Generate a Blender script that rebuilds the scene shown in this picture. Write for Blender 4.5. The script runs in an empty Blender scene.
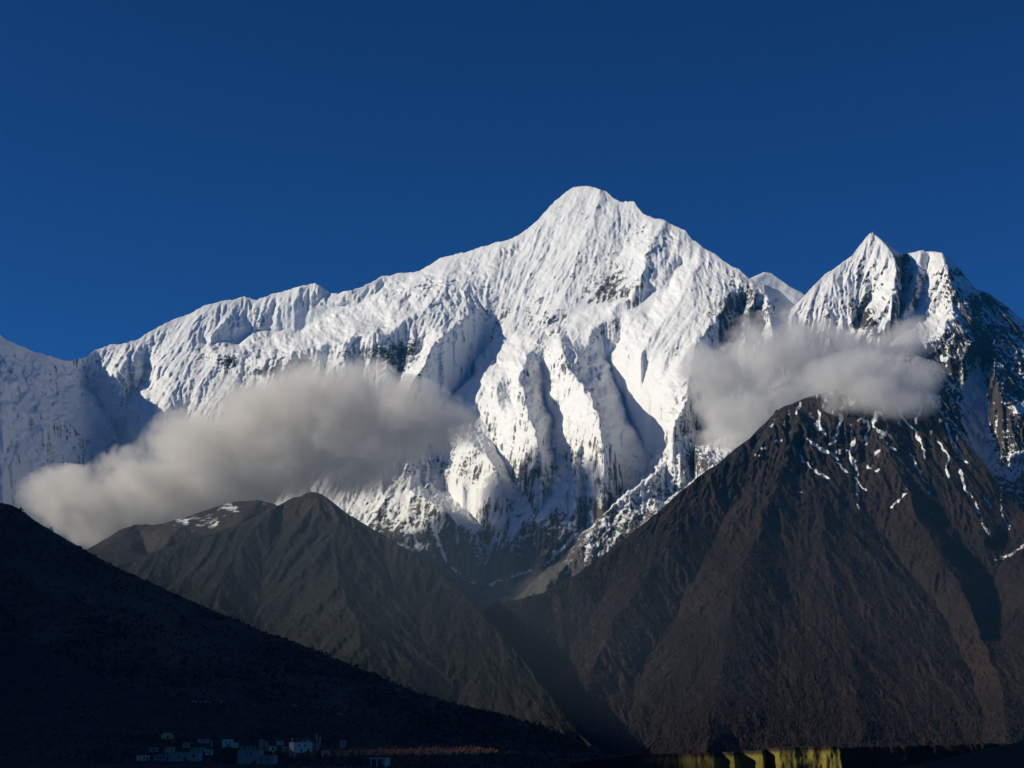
import bpy, math, random
import numpy as np
from mathutils import Vector

R = math.radians
sc = bpy.context.scene
COL = sc.collection

# ------------------------------------------------------------------ camera
F_PX = 1576.0
PITCH = R(12.5)
cam_d = bpy.data.cameras.new('camera')
cam_d.sensor_width = 36.0
cam_d.lens = 36.0 * F_PX / 1024.0
cam_d.clip_start = 1.0
cam_d.clip_end = 200000.0
cam = bpy.data.objects.new('camera', cam_d)
COL.objects.link(cam)
cam.location = (0, 0, 0)
cam.rotation_euler = (R(90) + PITCH, 0, 0)
sc.camera = cam

# ------------------------------------------------------------------ light
SUN_AZ_LEFT = 8.0      # degrees the sun stands behind the camera plane, from straight left
SUN_EL = 24.0
sv = Vector((-math.cos(R(SUN_EL)) * math.cos(R(SUN_AZ_LEFT)),
             -math.cos(R(SUN_EL)) * math.sin(R(SUN_AZ_LEFT)),
             math.sin(R(SUN_EL))))
sun_d = bpy.data.lights.new('sun', 'SUN')
sun_d.energy = 4.3
sun_d.angle = R(0.5)
sun_d.color = (1.0, 0.895, 0.70)
sun = bpy.data.objects.new('sun', sun_d)
COL.objects.link(sun)
sun.rotation_euler = sv.to_track_quat('Z', 'Y').to_euler()

world = bpy.data.worlds.new('World')
sc.world = world
world.use_nodes = True
nt = world.node_tree
bg = nt.nodes['Background']
sky = nt.nodes.new('ShaderNodeTexSky')
sky.sky_type = 'NISHITA'
sky.sun_disc = False
sky.sun_elevation = R(SUN_EL)
sky.sun_rotation = math.atan2(sv.x, sv.y)
sky.altitude = 3000
sky.air_density = 1.0
sky.dust_density = 2.0
sky.ozone_density = 8.0
hs = nt.nodes.new('ShaderNodeGamma')      # the deep, contrasty blue of a high-altitude sky
hs.inputs['Gamma'].default_value = 1.42
sc_ = nt.nodes.new('ShaderNodeVectorMath'); sc_.operation = 'MULTIPLY'; sc_.inputs[1].default_value = (0.45, 0.64, 0.69)
nt.links.new(sky.outputs[0], sc_.inputs[0])
nt.links.new(sc_.outputs[0], hs.inputs['Color'])
nt.links.new(hs.outputs[0], bg.inputs[0])
bg.inputs[1].default_value = 0.061

sc.view_settings.view_transform = 'Standard'
sc.view_settings.look = 'None'
sc.view_settings.exposure = 0.0
sc.view_settings.gamma = 1.0
sc.view_settings.use_curve_mapping = False
sc.render.engine = 'CYCLES'
cy = sc.cycles
cy.use_denoising = True
try:
    cy.denoiser = 'OPENIMAGEDENOISE'
    cy.denoising_input_passes = 'RGB_ALBEDO_NORMAL'
except Exception:
    pass
cy.max_bounces = 6
cy.diffuse_bounces = 2
cy.glossy_bounces = 1
cy.volume_bounces = 8
cy.volume_max_steps = 256
cy.use_adaptive_sampling = True
cy.adaptive_threshold = 0.02

# ------------------------------------------------------------------ noise
_rng = np.random.default_rng(7)
_ang = _rng.random((256, 256)) * 2 * np.pi
_GX, _GY = np.cos(_ang).astype(np.float32), np.sin(_ang).astype(np.float32)

def gn(x, y, seed=0):
    x = np.asarray(x, np.float64) + seed * 17.31
    y = np.asarray(y, np.float64) + seed * 9.77
    xi = np.floor(x).astype(np.int64); yi = np.floor(y).astype(np.int64)
    fx = (x - xi).astype(np.float32); fy = (y - yi).astype(np.float32)
    u = fx * fx * fx * (fx * (fx * 6 - 15) + 10); v = fy * fy * fy * (fy * (fy * 6 - 15) + 10)
    def g(i, j, dx, dy):
        a = (xi + i) & 255; b = (yi + j) & 255
        return _GX[a, b] * dx + _GY[a, b] * dy
    n00 = g(0, 0, fx, fy); n10 = g(1, 0, fx - 1, fy); n01 = g(0, 1, fx, fy - 1); n11 = g(1, 1, fx - 1, fy - 1)
    return ((n00 * (1 - u) + n10 * u) * (1 - v) + (n01 * (1 - u) + n11 * u) * v) * 1.5

def fbm(x, y, o, gain=0.5, seed=0, ridged=False):
    s = 0.0; a = 1.0; t = 0.0
    for k in range(o):
        n = gn(x * 2.03 ** k, y * 2.03 ** k, seed + k * 3)
        if ridged: n = 1 - 2 * np.abs(n)
        s = s + a * n; t += a; a *= gain
    return s / t

def sstep(a, b, x):
    t = np.clip((x - a) / (b - a), 0, 1)
    return t * t * (3 - 2 * t)

# ------------------------------------------------------------------ geometry of the view (used to survey where things stand)
CP, SP = math.cos(PITCH), math.sin(PITCH)
def at(px, py, D):
    u = (px - 512.0) / F_PX; v = (384.0 - py) / F_PX
    t = D / (CP - v * SP)
    return u * t, D + 0 * u * v, (SP + v * CP) * t

def at1(px, py, D):
    x, y, z = at(px, py, D)
    return Vector((float(x), float(y), float(z)))

# ------------------------------------------------------------------ terrain solver: ridge and gully lines -> surface
def relief(lines, x0, x1, y0, y1, step=1.5):
    """Membrane through the given ridge and gully lines (px, py, value)."""
    cur = None
    for lv in (16, 8, 4, 2, 1):
        st = step * lv
        nx = int((x1 - x0) / st) + 2; ny = int((y1 - y0) / st) + 2
        acc = np.zeros((ny, nx)); cnt = np.zeros((ny, nx))
        for L in lines:
            for (ax, ay, av), (bx, by, bv) in zip(L[:-1], L[1:]):
                n = int(math.hypot(bx - ax, by - ay) / st * 2) + 2
                t = np.linspace(0, 1, n)
                ix = np.round((ax + (bx - ax) * t - x0) / st).astype(int)
                iy = np.round((ay + (by - ay) * t - y0) / st).astype(int)
                ok = (ix >= 0) & (ix < nx) & (iy >= 0) & (iy < ny)
                np.add.at(acc, (iy[ok], ix[ok]), (av + (bv - av) * t)[ok]); np.add.at(cnt, (iy[ok], ix[ok]), 1)
        m = cnt > 0
        val = np.where(m, acc / np.maximum(cnt, 1), 0)
        if cur is None:
            f = np.full((ny, nx), val[m].mean())
        else:
            gy = np.clip(np.arange(ny) / 2.0, 0, cur.shape[0] - 1.001); gx = np.clip(np.arange(nx) / 2.0, 0, cur.shape[1] - 1.001)
            f = bil(cur, gx[None, :] + 0 * gy[:, None], gy[:, None] + 0 * gx[None, :])
        for _ in range(400 if lv > 4 else (160 if lv > 1 else 70)):
            p = np.pad(f, 1, mode='edge')
            f = 0.25 * (p[:-2, 1:-1] + p[2:, 1:-1] + p[1:-1, :-2] + p[1:-1, 2:])
            f[m] = val[m]
        cur = f
    for _ in range(1):
        p = np.pad(cur, 1, mode='edge')
        cur = 0.5 * cur + 0.125 * (p[:-2, 1:-1] + p[2:, 1:-1] + p[1:-1, :-2] + p[1:-1, 2:])
    def look(px, py):
        return bil(cur, np.clip((px - x0) / step, 0, cur.shape[1] - 1.001), np.clip((py - y0) / step, 0, cur.shape[0] - 1.001))
    return look

def bil(f, gx, gy):
    ix = np.clip(gx.astype(int), 0, f.shape[1] - 2); iy = np.clip(gy.astype(int), 0, f.shape[0] - 2)
    fx = gx - ix; fy = gy - iy
    return (f[iy, ix] * (1 - fx) + f[iy, ix + 1] * fx) * (1 - fy) + (f[iy + 1, ix] * (1 - fx) + f[iy + 1, ix + 1] * fx) * fy

def blobs(px, py, bl):
    s = 0 * px
    for (cx, cy_, rx, ry, amt) in bl:
        s = s + amt * np.exp(-((px - cx) / rx) ** 2 - ((py - cy_) / ry) ** 2)
    return s

def fall_streaks(X, Y, Z, src, n, stp):
    """Smear a noise field along the fall line of the surface: spurs and flutes that run downhill and meet in the gullies."""
    gx = [np.gradient(a, axis=1) for a in (X, Y, Z)]
    gy = [np.gradient(a, axis=0) for a in (X, Y, Z)]
    E = sum(a * a for a in gx); G = sum(a * a for a in gy); F = sum(a * b for a, b in zip(gx, gy))
    det = np.maximum(E * G - F * F, 1e-3)
    a = (-gx[2] * G + gy[2] * F) / det; b = (-gy[2] * E + gx[2] * F) / det
    L = np.sqrt(a * a + b * b) + 1e-9
    a /= L; b /= L
    for _ in range(3):
        for ax in (0, 1):
            a = (np.roll(a, 1, ax) + 2 * a + np.roll(a, -1, ax)) / 4; b = (np.roll(b, 1, ax) + 2 * b + np.roll(b, -1, ax)) / 4
    ny, nx = X.shape
    jj, ii = np.meshgrid(np.arange(nx, dtype=float), np.arange(ny, dtype=float))
    acc = src.copy(); w = 1.0
    for sg in (1, -1):
        cx, cy_ = jj.copy(), ii.copy()
        for k in range(n):
            va = bil(a, cx, cy_); vb = bil(b, cx, cy_)
            cx = np.clip(cx + sg * stp * va, 0, nx - 1.001); cy_ = np.clip(cy_ + sg * stp * vb, 0, ny - 1.001)
            wt = 1 - k / n
            acc += wt * bil(src, cx, cy_)
    acc -= acc.mean()
    return acc / acc.std()

def streak_field(px, py, lines, width, amp, sd):
    s_ = 0 * px
    wx = px + 4.0 * fbm(px / 9, py / 9, 3, 0.6, sd); wy = py + 4.0 * fbm(px / 9, py / 9, 3, 0.6, sd + 10)
    for L in lines:
        for (ax, ay), (bx, by) in zip(L[:-1], L[1:]):
            dx, dy = bx - ax, by - ay
            t = np.clip(((wx - ax) * dx + (wy - ay) * dy) / (dx * dx + dy * dy), 0, 1)
            s_ = np.maximum(s_, (amp + 0.4 * gn(px / 5, py / 5, sd + 50)) * np.exp(-(np.hypot(wx - ax - t * dx, wy - ay - t * dy) / width) ** 2))
    return s_

def grid_mesh(name, X, Y, Z, mat, attrs):
    ny, nx = X.shape
    me = bpy.data.meshes.new(name)
    n = nx * ny
    me.vertices.add(n)
    co = np.stack([X, Y, Z], -1).astype(np.float32).reshape(-1)
    me.vertices.foreach_set('co', co)
    idx = np.arange(n).reshape(ny, nx)
    q = np.stack([idx[:-1, :-1], idx[1:, :-1], idx[1:, 1:], idx[:-1, 1:]], -1).reshape(-1, 4)
    nf = len(q)
    me.loops.add(nf * 4); me.polygons.add(nf)
    me.loops.foreach_set('vertex_index', q.reshape(-1).astype(np.int32))
    me.polygons.foreach_set('loop_start', np.arange(0, nf * 4, 4, dtype=np.int32))
    me.polygons.foreach_set('use_smooth', np.ones(nf, dtype=bool))
    me.update(calc_edges=True)
    for k, v in attrs.items():
        a = me.attributes.new(k, 'FLOAT', 'POINT')
        a.data.foreach_set('value', v.astype(np.float32).reshape(-1))
    me.materials.append(mat)
    o = bpy.data.objects.new(name, me)
    COL.objects.link(o)
    return o

def massif(name, crest, lines, Dof, bottom, step, mat, detail, masks, warp=5.0, crest_noise=0.8, seed=0, cont=None,
           back=0.9, nback=30, label=None, cat=None, rstep=None, k=1.0, streak=None):
    """crest: (px, py, off). Dof(px, py): mean distance. bottom(px): lowest py."""
    cr = np.array(crest, float)
    lines = [[(a, b_, c * k * (float(np.interp(b_, [440, 540], [1, 0.5])) if k > 1.3 else 1)) for a, b_, c in L] for L in lines]
    x0, x1 = cr[0, 0], cr[-1, 0]
    look = relief([crest] + lines, x0 - 4, x1 + 4, cr[:, 1].min() - 30, 800, 1.5)
    xs = np.arange(x0, x1 + step, step)
    yc = np.interp(xs, cr[:, 0], cr[:, 1])
    yc = yc + crest_noise * (fbm(xs / 14.0, xs * 0, 5, 0.62, seed + 50) * 2.6 + fbm(xs / 5.0, xs * 0 + 3.3, 3, 0.6, seed + 52, True) * 0.9)
    yb = bottom(xs)
    ny = int(np.max(yb - yc) / (rstep or step)) + 2
    s = np.linspace(0, 1, ny)[:, None]
    py = yc[None, :] + (yb - yc)[None, :] * s
    px = np.broadcast_to(xs[None, :], py.shape).copy()
    w = warp * sstep(0, 0.06, s)
    wx = px + w * fbm(px / 26, py / 26, 4, 0.55, seed + 1)
    wy = py + w * fbm(px / 26, py / 26, 4, 0.55, seed + 11)
    off = look(wx, wy)
    D = Dof(px, py) + off
    rr = py * 2.5
    D = np.minimum.accumulate(D + rr, axis=0) - rr
    X, Y, Z = at(px, py, D)
    D = D + detail(px, py, X, Y, Z) * (0.25 + 0.75 * sstep(0, 0.03, s))
    X, Y, Z = at(px, py, D)
    gul = 0 * px
    if streak is not None:
        edge = 0.2 + 0.8 * sstep(0, 0.03, s)
        for (wl, amp, n_, sd, gw) in streak[0]:
            q = gn(px / wl + 0.35 * gn(px / wl / 3, py / wl / 3, sd + 7), py / wl, seed * 13 + sd)
            q = (1 - 2 * np.abs(q)) if wl > 4 else q
            st = fall_streaks(X, Y, Z, q.astype(float), n_, wl / step * 0.35)
            loc = 0.55 + 0.9 * sstep(-0.5, 0.6, fbm(px / 50, py / 50, 3, 0.5, sd + 90))
            D = D - amp * np.clip(st, -2.2, 2.2) * edge * streak[1](px, py) * loc * (1 - 0.72 * sstep(470, 525, py) * (k > 1.3)) * (1 + (0.9 * sstep(335, 360, py) if (wl > 20 and k > 1.3) else 0))
            gul = gul + gw * st
            X, Y, Z = at(px, py, D)
    # back slope
    t = (np.linspace(0, 1, nback + 1)[1:] ** 1.5)[:, None]
    L = (Z[0] + 150) / back
    Yb = Y[0][None, :] + t * L[None, :]
    Zb = Z[0][None, :] - t * (L * back)[None, :] + (t > 0) * 120 * np.minimum(t * 6, 1) * fbm(X[0][None, :] / 500, Yb / 500, 4, 0.5, seed + 5) - 25 * np.minimum(t * 20, 1)
    Xb = X[0][None, :] * Yb / Y[0][None, :]
    # skirt
    Xs = X[-1:]; Ys = Y[-1:] - 50; Zs = np.minimum(Z[-1:] - 300, -200)
    XX = np.vstack([Xb[::-1], X, Xs]); YY = np.vstack([Yb[::-1], Y, Ys]); ZZ = np.vstack([Zb[::-1], Z, Zs])
    # slope
    dXr = np.gradient(XX, axis=1); dYr = np.gradient(YY, axis=1); dZr = np.gradient(ZZ, axis=1)
    dXc = np.gradient(XX, axis=0); dYc = np.gradient(YY, axis=0); dZc = np.gradient(ZZ, axis=0)
    nxv = dYr * dZc - dZr * dYc; nyv = dZr * dXc - dXr * dZc; nzv = dXr * dYc - dYr * dXc
    nl = np.sqrt(nxv ** 2 + nyv ** 2 + nzv ** 2) + 1e-9
    steep = 1 - np.abs(nzv) / nl
    pxx = np.vstack([np.repeat(px[:1], nback, 0), px, px[-1:]]); pyy = np.vstack([np.repeat(py[:1], nback, 0), py, py[-1:]])
    at_ = masks(pxx, pyy, XX, YY, ZZ, steep)
    at_['rock'] = at_['rock'] + np.vstack([np.zeros((nback, px.shape[1])), gul, np.zeros((1, px.shape[1]))])
    o = grid_mesh(name, XX, YY, ZZ, mat, at_)
    o['kind'] = 'structure'
    if label: o['label'] = label
    if cat: o['category'] = cat
    def surf(qx, qy):
        return Dof(np.float64(qx), np.float64(qy)) + float(look(np.array([float(qx)]), np.array([float(qy)]))[0])
    return o, surf

# ------------------------------------------------------------------ materials
def new_mat(name):
    m = bpy.data.materials.new(name); m.use_nodes = True
    n = m.node_tree.nodes; l = m.node_tree.links
    b = n['Principled BSDF']
    b.inputs['Specular IOR Level'].default_value = 0.1
    b.inputs['Roughness'].default_value = 0.9
    return m, n, l, b

def nmath(n, l, op, a, b=None, clamp=False):
    k = n.new('ShaderNodeMath'); k.operation = op; k.use_clamp = clamp
    for i, v in enumerate((a, b)):
        if v is None: continue
        if isinstance(v, (int, float)): k.inputs[i].default_value = v
        else: l.new(v, k.inputs[i])
    return k.outputs[0]

def nnoise(n, l, vec, scale, detail=4, rough=0.6, dist=0.0):
    k = n.new('ShaderNodeTexNoise'); k.inputs['Scale'].default_value = scale
    k.inputs['Detail'].default_value = detail; k.inputs['Roughness'].default_value = rough
    k.inputs['Distortion'].default_value = dist
    l.new(vec, k.inputs['Vector'])
    return k.outputs['Fac']

def nramp(n, l, fac, stops):
    k = n.new('ShaderNodeValToRGB'); l.new(fac, k.inputs[0])
    e = k.color_ramp.elements
    while len(e) < len(stops): e.new(0.5)
    for i, (p, c) in enumerate(stops):
        e[i].position = p; e[i].color = (*c, 1) if len(c) == 3 else c
    return k.outputs[0]

def nmix(n, l, fac, a, b):
    k = n.new('ShaderNodeMix'); k.data_type = 'RGBA'
    if isinstance(fac, (int, float)): k.inputs[0].default_value = fac
    else: l.new(fac, k.inputs[0])
    for i, v in ((6, a), (7, b)):
        if isinstance(v, tuple): k.inputs[i].default_value = (*v, 1)
        else: l.new(v, k.inputs[i])
    return k.outputs[2]

def mountain_mat(name, snow=(0.80, 0.815, 0.83), rock_a=(0.05, 0.045, 0.042), rock_b=(0.17, 0.15, 0.13),
                 low_a=(0.017, 0.0115, 0.0115), low_b=(0.040, 0.023, 0.0205), bump=1.0, sc_=1.0, edge=0.08):
    """snow / rock by the 'rock' attribute, rock / scrub by the 'low' attribute"""
    m, n, l, b = new_mat(name)
    tc = n.new('ShaderNodeNewGeometry').outputs['Position']
    mp = n.new('ShaderNodeMapping'); l.new(tc, mp.inputs[0])
    mp.inputs['Scale'].default_value = (1, 1, 0.45)
    p = mp.outputs[0]
    a = n.new('ShaderNodeAttribute'); a.attribute_name = 'rock'
    al = n.new('ShaderNodeAttribute'); al.attribute_name = 'low'
    fine = nnoise(n, l, p, 0.018 * sc_, 6, 0.68)
    broad = nnoise(n, l, p, 0.0035 * sc_, 5, 0.6)
    micro = nnoise(n, l, tc, 0.06 * sc_, 4, 0.7)
    rk = nmath(n, l, 'ADD', a.outputs['Fac'], nmath(n, l, 'MULTIPLY', nmath(n, l, 'SUBTRACT', fine, 0.5), 1.3))
    fac = n.new('ShaderNodeMapRange'); l.new(rk, fac.inputs[0])
    fac.inputs[1].default_value = 0.5 - edge; fac.inputs[2].default_value = 0.5 + edge
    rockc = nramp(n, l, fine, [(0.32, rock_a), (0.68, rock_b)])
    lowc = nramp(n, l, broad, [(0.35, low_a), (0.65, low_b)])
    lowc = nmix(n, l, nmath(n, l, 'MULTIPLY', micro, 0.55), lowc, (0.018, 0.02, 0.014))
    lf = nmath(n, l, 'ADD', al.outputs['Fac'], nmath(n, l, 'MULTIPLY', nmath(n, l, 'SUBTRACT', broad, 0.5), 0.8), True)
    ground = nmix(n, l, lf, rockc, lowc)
    snowc = nmix(n, l, nmath(n, l, 'MULTIPLY', broad, 0.5, True), snow, (snow[0] * 0.93, snow[1] * 0.94, snow[2] * 0.95))
    c = nmix(n, l, fac.outputs[0], snowc, ground)
    l.new(c, b.inputs['Base Color'])
    bp = n.new('ShaderNodeBump'); bp.inputs['Strength'].default_value = 1.0
    hgt = nmath(n, l, 'ADD', nmath(n, l, 'MULTIPLY', fine, 26.0 * bump / sc_),
                nmath(n, l, 'MULTIPLY', micro, 6.0 * bump / sc_))
    bs = nmath(n, l, 'ADD', nmath(n, l, 'MULTIPLY', fac.outputs[0], 0.75), 0.25)
    hgt = nmath(n, l, 'MULTIPLY', hgt, bs)
    bp.inputs['Distance'].default_value = 1.0
    l.new(hgt, bp.inputs['Height'])
    l.new(bp.outputs[0], b.inputs['Normal'])
    return m

M_SNOW = mountain_mat('snow_and_rock', rock_a=(0.045, 0.043, 0.045), rock_b=(0.12, 0.113, 0.108), low_a=(0.022, 0.022, 0.024), low_b=(0.045, 0.041, 0.04))  # low tones darkened and blued to stand in for shade at the foot
M_DARK = mountain_mat('dark_rock_and_scrub', rock_a=(0.022, 0.02, 0.021), rock_b=(0.062, 0.05, 0.045))
M_WALL = mountain_mat('dark_rock_wall', rock_a=(0.034, 0.031, 0.033), rock_b=(0.10, 0.085, 0.078), low_a=(0.017, 0.0115, 0.0115), low_b=(0.040, 0.023, 0.0205))
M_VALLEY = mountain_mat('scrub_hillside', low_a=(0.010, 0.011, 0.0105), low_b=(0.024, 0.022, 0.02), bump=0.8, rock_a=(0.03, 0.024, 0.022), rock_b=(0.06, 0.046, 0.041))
M_HILL = mountain_mat('dry_hillside', low_a=(0.22, 0.095, 0.062), low_b=(0.34, 0.145, 0.092), bump=0.35, sc_=3.0)
M_TERR = mountain_mat('village_ground', low_a=(0.06, 0.038, 0.033), low_b=(0.11, 0.068, 0.056), bump=0.35, sc_=3.0)

# ------------------------------------------------------------------ A: the main snow massif
def DA(px, py):
    return 8300 + (600 - py) * 8.94 + np.interp(px, [-400, 100, 300, 420, 560, 760, 900], [1500, 1250, 1000, 700, 0, -950, -1250])

crestA = [(-300, 660, -2700), (-200, 570, -2500), (-100, 440, -2350), (-40, 352, -2050), (0, 335, -1700), (20, 345, -1350), (32, 351, -1100), (50, 356, -800), (70, 360, -400), (83, 358, -120), (95, 350, -30), (110, 344, 0),
          (125, 343, 0), (140, 338, 0), (160, 325, 0), (185, 315, 0), (205, 305, 0), (225, 300, 0), (245, 296, 0), (256, 300, 30),
          (275, 293, 0), (300, 286, -50), (315, 283, -60), (330, 291, 40), (338, 293, 60), (350, 290, 0), (370, 283, 0), (382, 276, 0),
          (400, 273, 0), (420, 270, 0), (440, 258, 0), (450, 256, 0), (470, 250, 0), (480, 246, 0), (495, 243, 0), (512, 238, 0), (525, 230, 0),
          (540, 218, 0), (548, 208, 0), (555, 200, 0), (565, 193, 0), (573, 187, 0), (583, 185, 0), (595, 186, 0), (605, 190, 0),
          (612, 197, 0), (622, 202, 0), (634, 201, 0), (637, 206, 0), (643, 213, 0), (655, 218, 0), (665, 219, 0), (675, 225, 0), (685, 230, 0), (693, 240, 0),
          (705, 248, 0), (718, 256, 0), (728, 264, 0), (738, 268, 0), (745, 275, 0), (755, 281, 20), (765, 284, 50), (778, 289, 150), (790, 300, 300), (810, 315, 450), (850, 340, 600)]
linesA = [
    # left shaded amphitheatre
    [(84, 364, 0), (84, 385, 60), (100, 394, 130), (112, 412, 180), (124, 425, 230), (120, 445, 240), (110, 470, 240), (95, 500, 200), (70, 560, 100), (60, 640, 0)],
    [(0, 380, -1350), (0, 500, -1450), (-20, 600, -1400)],
    [(40, 385, -720), (42, 430, -860), (45, 480, -900)],
    [(-90, 480, -1900), (-80, 600, -1800)],
    # flank right of the gully
    [(130, 345, 20), (128, 372, -60), (100, 378, 20)],
    [(150, 340, 0), (143, 380, 120), (125, 395, 100), (115, 402, 100)],
    [(175, 325, 0), (158, 370, -40), (140, 405, -20), (132, 430, 40), (128, 455, 60)],
    [(240, 300, 0), (215, 335, -30), (185, 380, -120), (160, 430, -230), (140, 470, -250), (120, 540, -200)],
    [(190, 400, -80), (170, 450, -120), (150, 500, -150)],
    # shelf under the fluted headwall
    [(205, 342, 50), (250, 336, 110), (300, 327, 130), (345, 311, 60), (385, 290, 30), (410, 278, 10)],
    [(205, 353, -120), (235, 352, -180), (262, 361, -260), (285, 353, -310), (310, 350, -340), (340, 341, -370), (372, 334, -400), (395, 330, -390), (425, 312, -300), (450, 296, -160), (480, 275, -40), (520, 248, 20)],
    [(215, 374, -90), (265, 378, -170), (300, 374, -190), (345, 364, -220), (372, 360, -240), (400, 356, -220), (418, 346, -130)],
    [(330, 293, 40), (322, 310, 60), (315, 322, 100)],
    [(300, 288, -60), (292, 310, 20)],
    # rock buttress left of the bowl
    [(480, 303, 0), (462, 320, -200), (442, 338, -360), (430, 352, -430), (418, 372, -470), (408, 395, -500), (395, 430, -520), (380, 480, -500)],
    [(402, 358, -100), (394, 378, -20), (380, 400, -60), (365, 440, -100)],
    [(372, 345, -120), (360, 370, -230), (340, 410, -300), (300, 480, -400), (280, 560, -500)],
    [(445, 345, -290), (430, 375, -330), (420, 400, -330)],
    # bowl
    [(482, 312, 60), (484, 335, 150), (480, 352, 200), (474, 372, 210), (455, 388, 170), (436, 402, 120), (420, 415, 60)],
    # main face
    [(560, 215, -20), (540, 260, 0), (520, 300, 30), (500, 340, 60), (495, 365, 50)],
    [(600, 190, -30), (590, 235, -60), (570, 290, -20), (545, 325, 0)],
    [(665, 222, -40), (650, 250, -110), (635, 290, -100), (610, 312, -60)],
    [(640, 215, 10), (622, 250, 10), (605, 290, 20)],
    [(700, 250, -40), (690, 285, -160), (672, 310, -190), (655, 335, -230), (640, 360, -280)],
    [(680, 262, 10), (662, 295, 0), (645, 315, -20)],
    # bright ramp
    [(448, 388, 40), (478, 362, 70), (505, 340, 70), (535, 325, 50), (572, 318, 30), (610, 303, 20), (650, 288, 0)],
    [(436, 408, -60), (470, 382, -30), (500, 358, -20), (530, 342, -60), (550, 336, -110), (575, 338, -90), (592, 342, -80), (590, 332, -70), (600, 325, -60), (612, 319, -40), (640, 300, -10)],
    # rib A
    [(556, 338, -160), (562, 352, -330), (566, 370, -470), (583, 386, -590), (592, 405, -660), (600, 428, -720), (607, 449, -740)],
    [(594, 346, 40), (606, 354, 150), (618, 380, 190), (636, 412, 220), (652, 432, 190), (655, 458, 90), (636, 482, 0), (600, 512, -120), (580, 528, -160)],
    [(624, 327, 120), (616, 345, 160), (607, 356, 170)],
    [(632, 318, -60), (622, 345, -40), (616, 353, 40), (628, 362, -60), (640, 374, -160), (633, 382, -60), (627, 396, -20), (645, 404, -120), (662, 418, -140), (666, 440, -200), (664, 454, -220)],
    # rib B and its strip gully
    [(548, 338, -110), (532, 350, -170), (520, 364, -330), (521, 385, -480), (527, 410, -590), (536, 435, -650), (541, 460, -660), (533, 488, -600)],
    [(538, 356, -40), (543, 380, -60), (549, 405, -110), (554, 430, -170), (556, 452, -230), (548, 476, -300), (535, 492, -380)],
    [(572, 400, -430), (578, 430, -520), (577, 455, -560), (577, 478, -620), (563, 500, -640), (549, 512, -660), (537, 524, -640)],
    [(558, 452, -260), (570, 462, -330), (590, 462, -300), (605, 470, -220)],
    # rib C
    [(505, 366, -80), (500, 384, -220), (495, 400, -260), (510, 430, -330), (515, 455, -380)],
    [(512, 378, -130), (514, 400, -170)],
    # gully D / rib D
    [(470, 408, 0), (485, 425, -70), (498, 450, -150), (512, 474, -210), (530, 494, -330)],
    [(440, 428, -180), (460, 438, -300), (478, 450, -400), (494, 470, -490), (498, 486, -520), (510, 503, -560)],
    [(450, 440, -190), (452, 465, -250), (462, 490, -330)],
    [(430, 445, -240), (425, 465, -330)],
    [(425, 478, -120), (445, 488, -90), (470, 508, -120), (488, 530, -180), (490, 560, -200)],
    [(380, 468, -250), (400, 483, -430), (422, 497, -540), (450, 515, -600), (475, 530, -640), (488, 550, -500)],
    [(484, 502, -330), (492, 512, -420), (505, 530, -480), (512, 560, -400)],
    # valley stream
    [(577, 530, -100), (562, 548, -80), (540, 566, -80), (505, 580, -60), (478, 586, -60), (455, 572, -80), (440, 560, -150)],
    # right: narrow lit rib and its dark side
    [(745, 276, 0), (722, 305, -170), (702, 340, -300), (692, 375, -390), (684, 405, -480), (673, 430, -500), (666, 455, -470)],
    [(748, 292, 60), (732, 330, 100), (712, 390, 110), (700, 430, 40), (688, 462, -60), (672, 490, -150)],
    [(752, 284, -40), (754, 300, -90), (748, 322, -100), (744, 350, -80), (740, 400, -100)],
    [(764, 286, 0), (768, 305, -40), (772, 330, -60), (776, 380, -60)],
    [(757, 300, 60), (758, 330, 90)],
    [(735, 420, -60), (712, 426, -200), (700, 432, -330), (692, 441, -370), (700, 455, -420), (714, 468, -480), (722, 485, -500)],
    [(690, 448, -330), (668, 458, -440), (640, 480, -560), (612, 506, -680), (590, 532, -780), (570, 560, -860), (545, 590, -950)],
    [(700, 490, -400), (660, 520, -500), (620, 560, -600)],
    [(-300, 700, -2200), (0, 700, -900), (300, 700, -500), (560, 700, -300), (850, 700, -300)],
]
fluteA = [(325, 300, 60, 22, 1.0), (215, 320, 50, 22, 0.6), (545, 265, 45, 45, 0.85), (385, 290, 25, 12, 0.6), (150, 400, 40, 50, 0.8), (40, 420, 60, 60, 0.35), (590, 410, 40, 60, 0.6), (700, 300, 45, 40, 0.5)]
smoothA = [(345, 316, 62, 12, 0.6), (640, 415, 20, 30, 0.3), (480, 368, 28, 8, 0.5), (600, 310, 60, 9, 0.7), (505, 352, 35, 8, 0.6), (470, 378, 22, 8, 0.6), (650, 300, 30, 10, 0.5), (250, 340, 50, 7, 0.6), (590, 225, 40, 20, 0.2), (290, 338, 60, 10, 0.9), (350, 318, 45, 14, 0.9), (640, 415, 22, 45, 0.9), (470, 490, 35, 20, 0.7), (510, 335, 10, 20, 0.3), (620, 305, 40, 10, 0.5), (545, 400, 8, 40, 0.6), (460, 370, 14, 25, 0.6), (430, 270, 60, 12, 0.3)]
roughA = [(620, 290, 40, 40, 0.6), (540, 330, 40, 25, 0.5), (640, 240, 40, 20, 0.4), (430, 460, 50, 25, 0.9), (545, 480, 50, 40, 0.9), (590, 540, 90, 40, 1.2), (380, 360, 40, 25, 0.7), (745, 320, 30, 50, 1.2), (400, 530, 80, 40, 0.8), (690, 420, 20, 50, 0.9), (660, 500, 50, 40, 1.2), (430, 290, 50, 20, 0.6), (115, 375, 18, 20, 0.7)]

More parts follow.
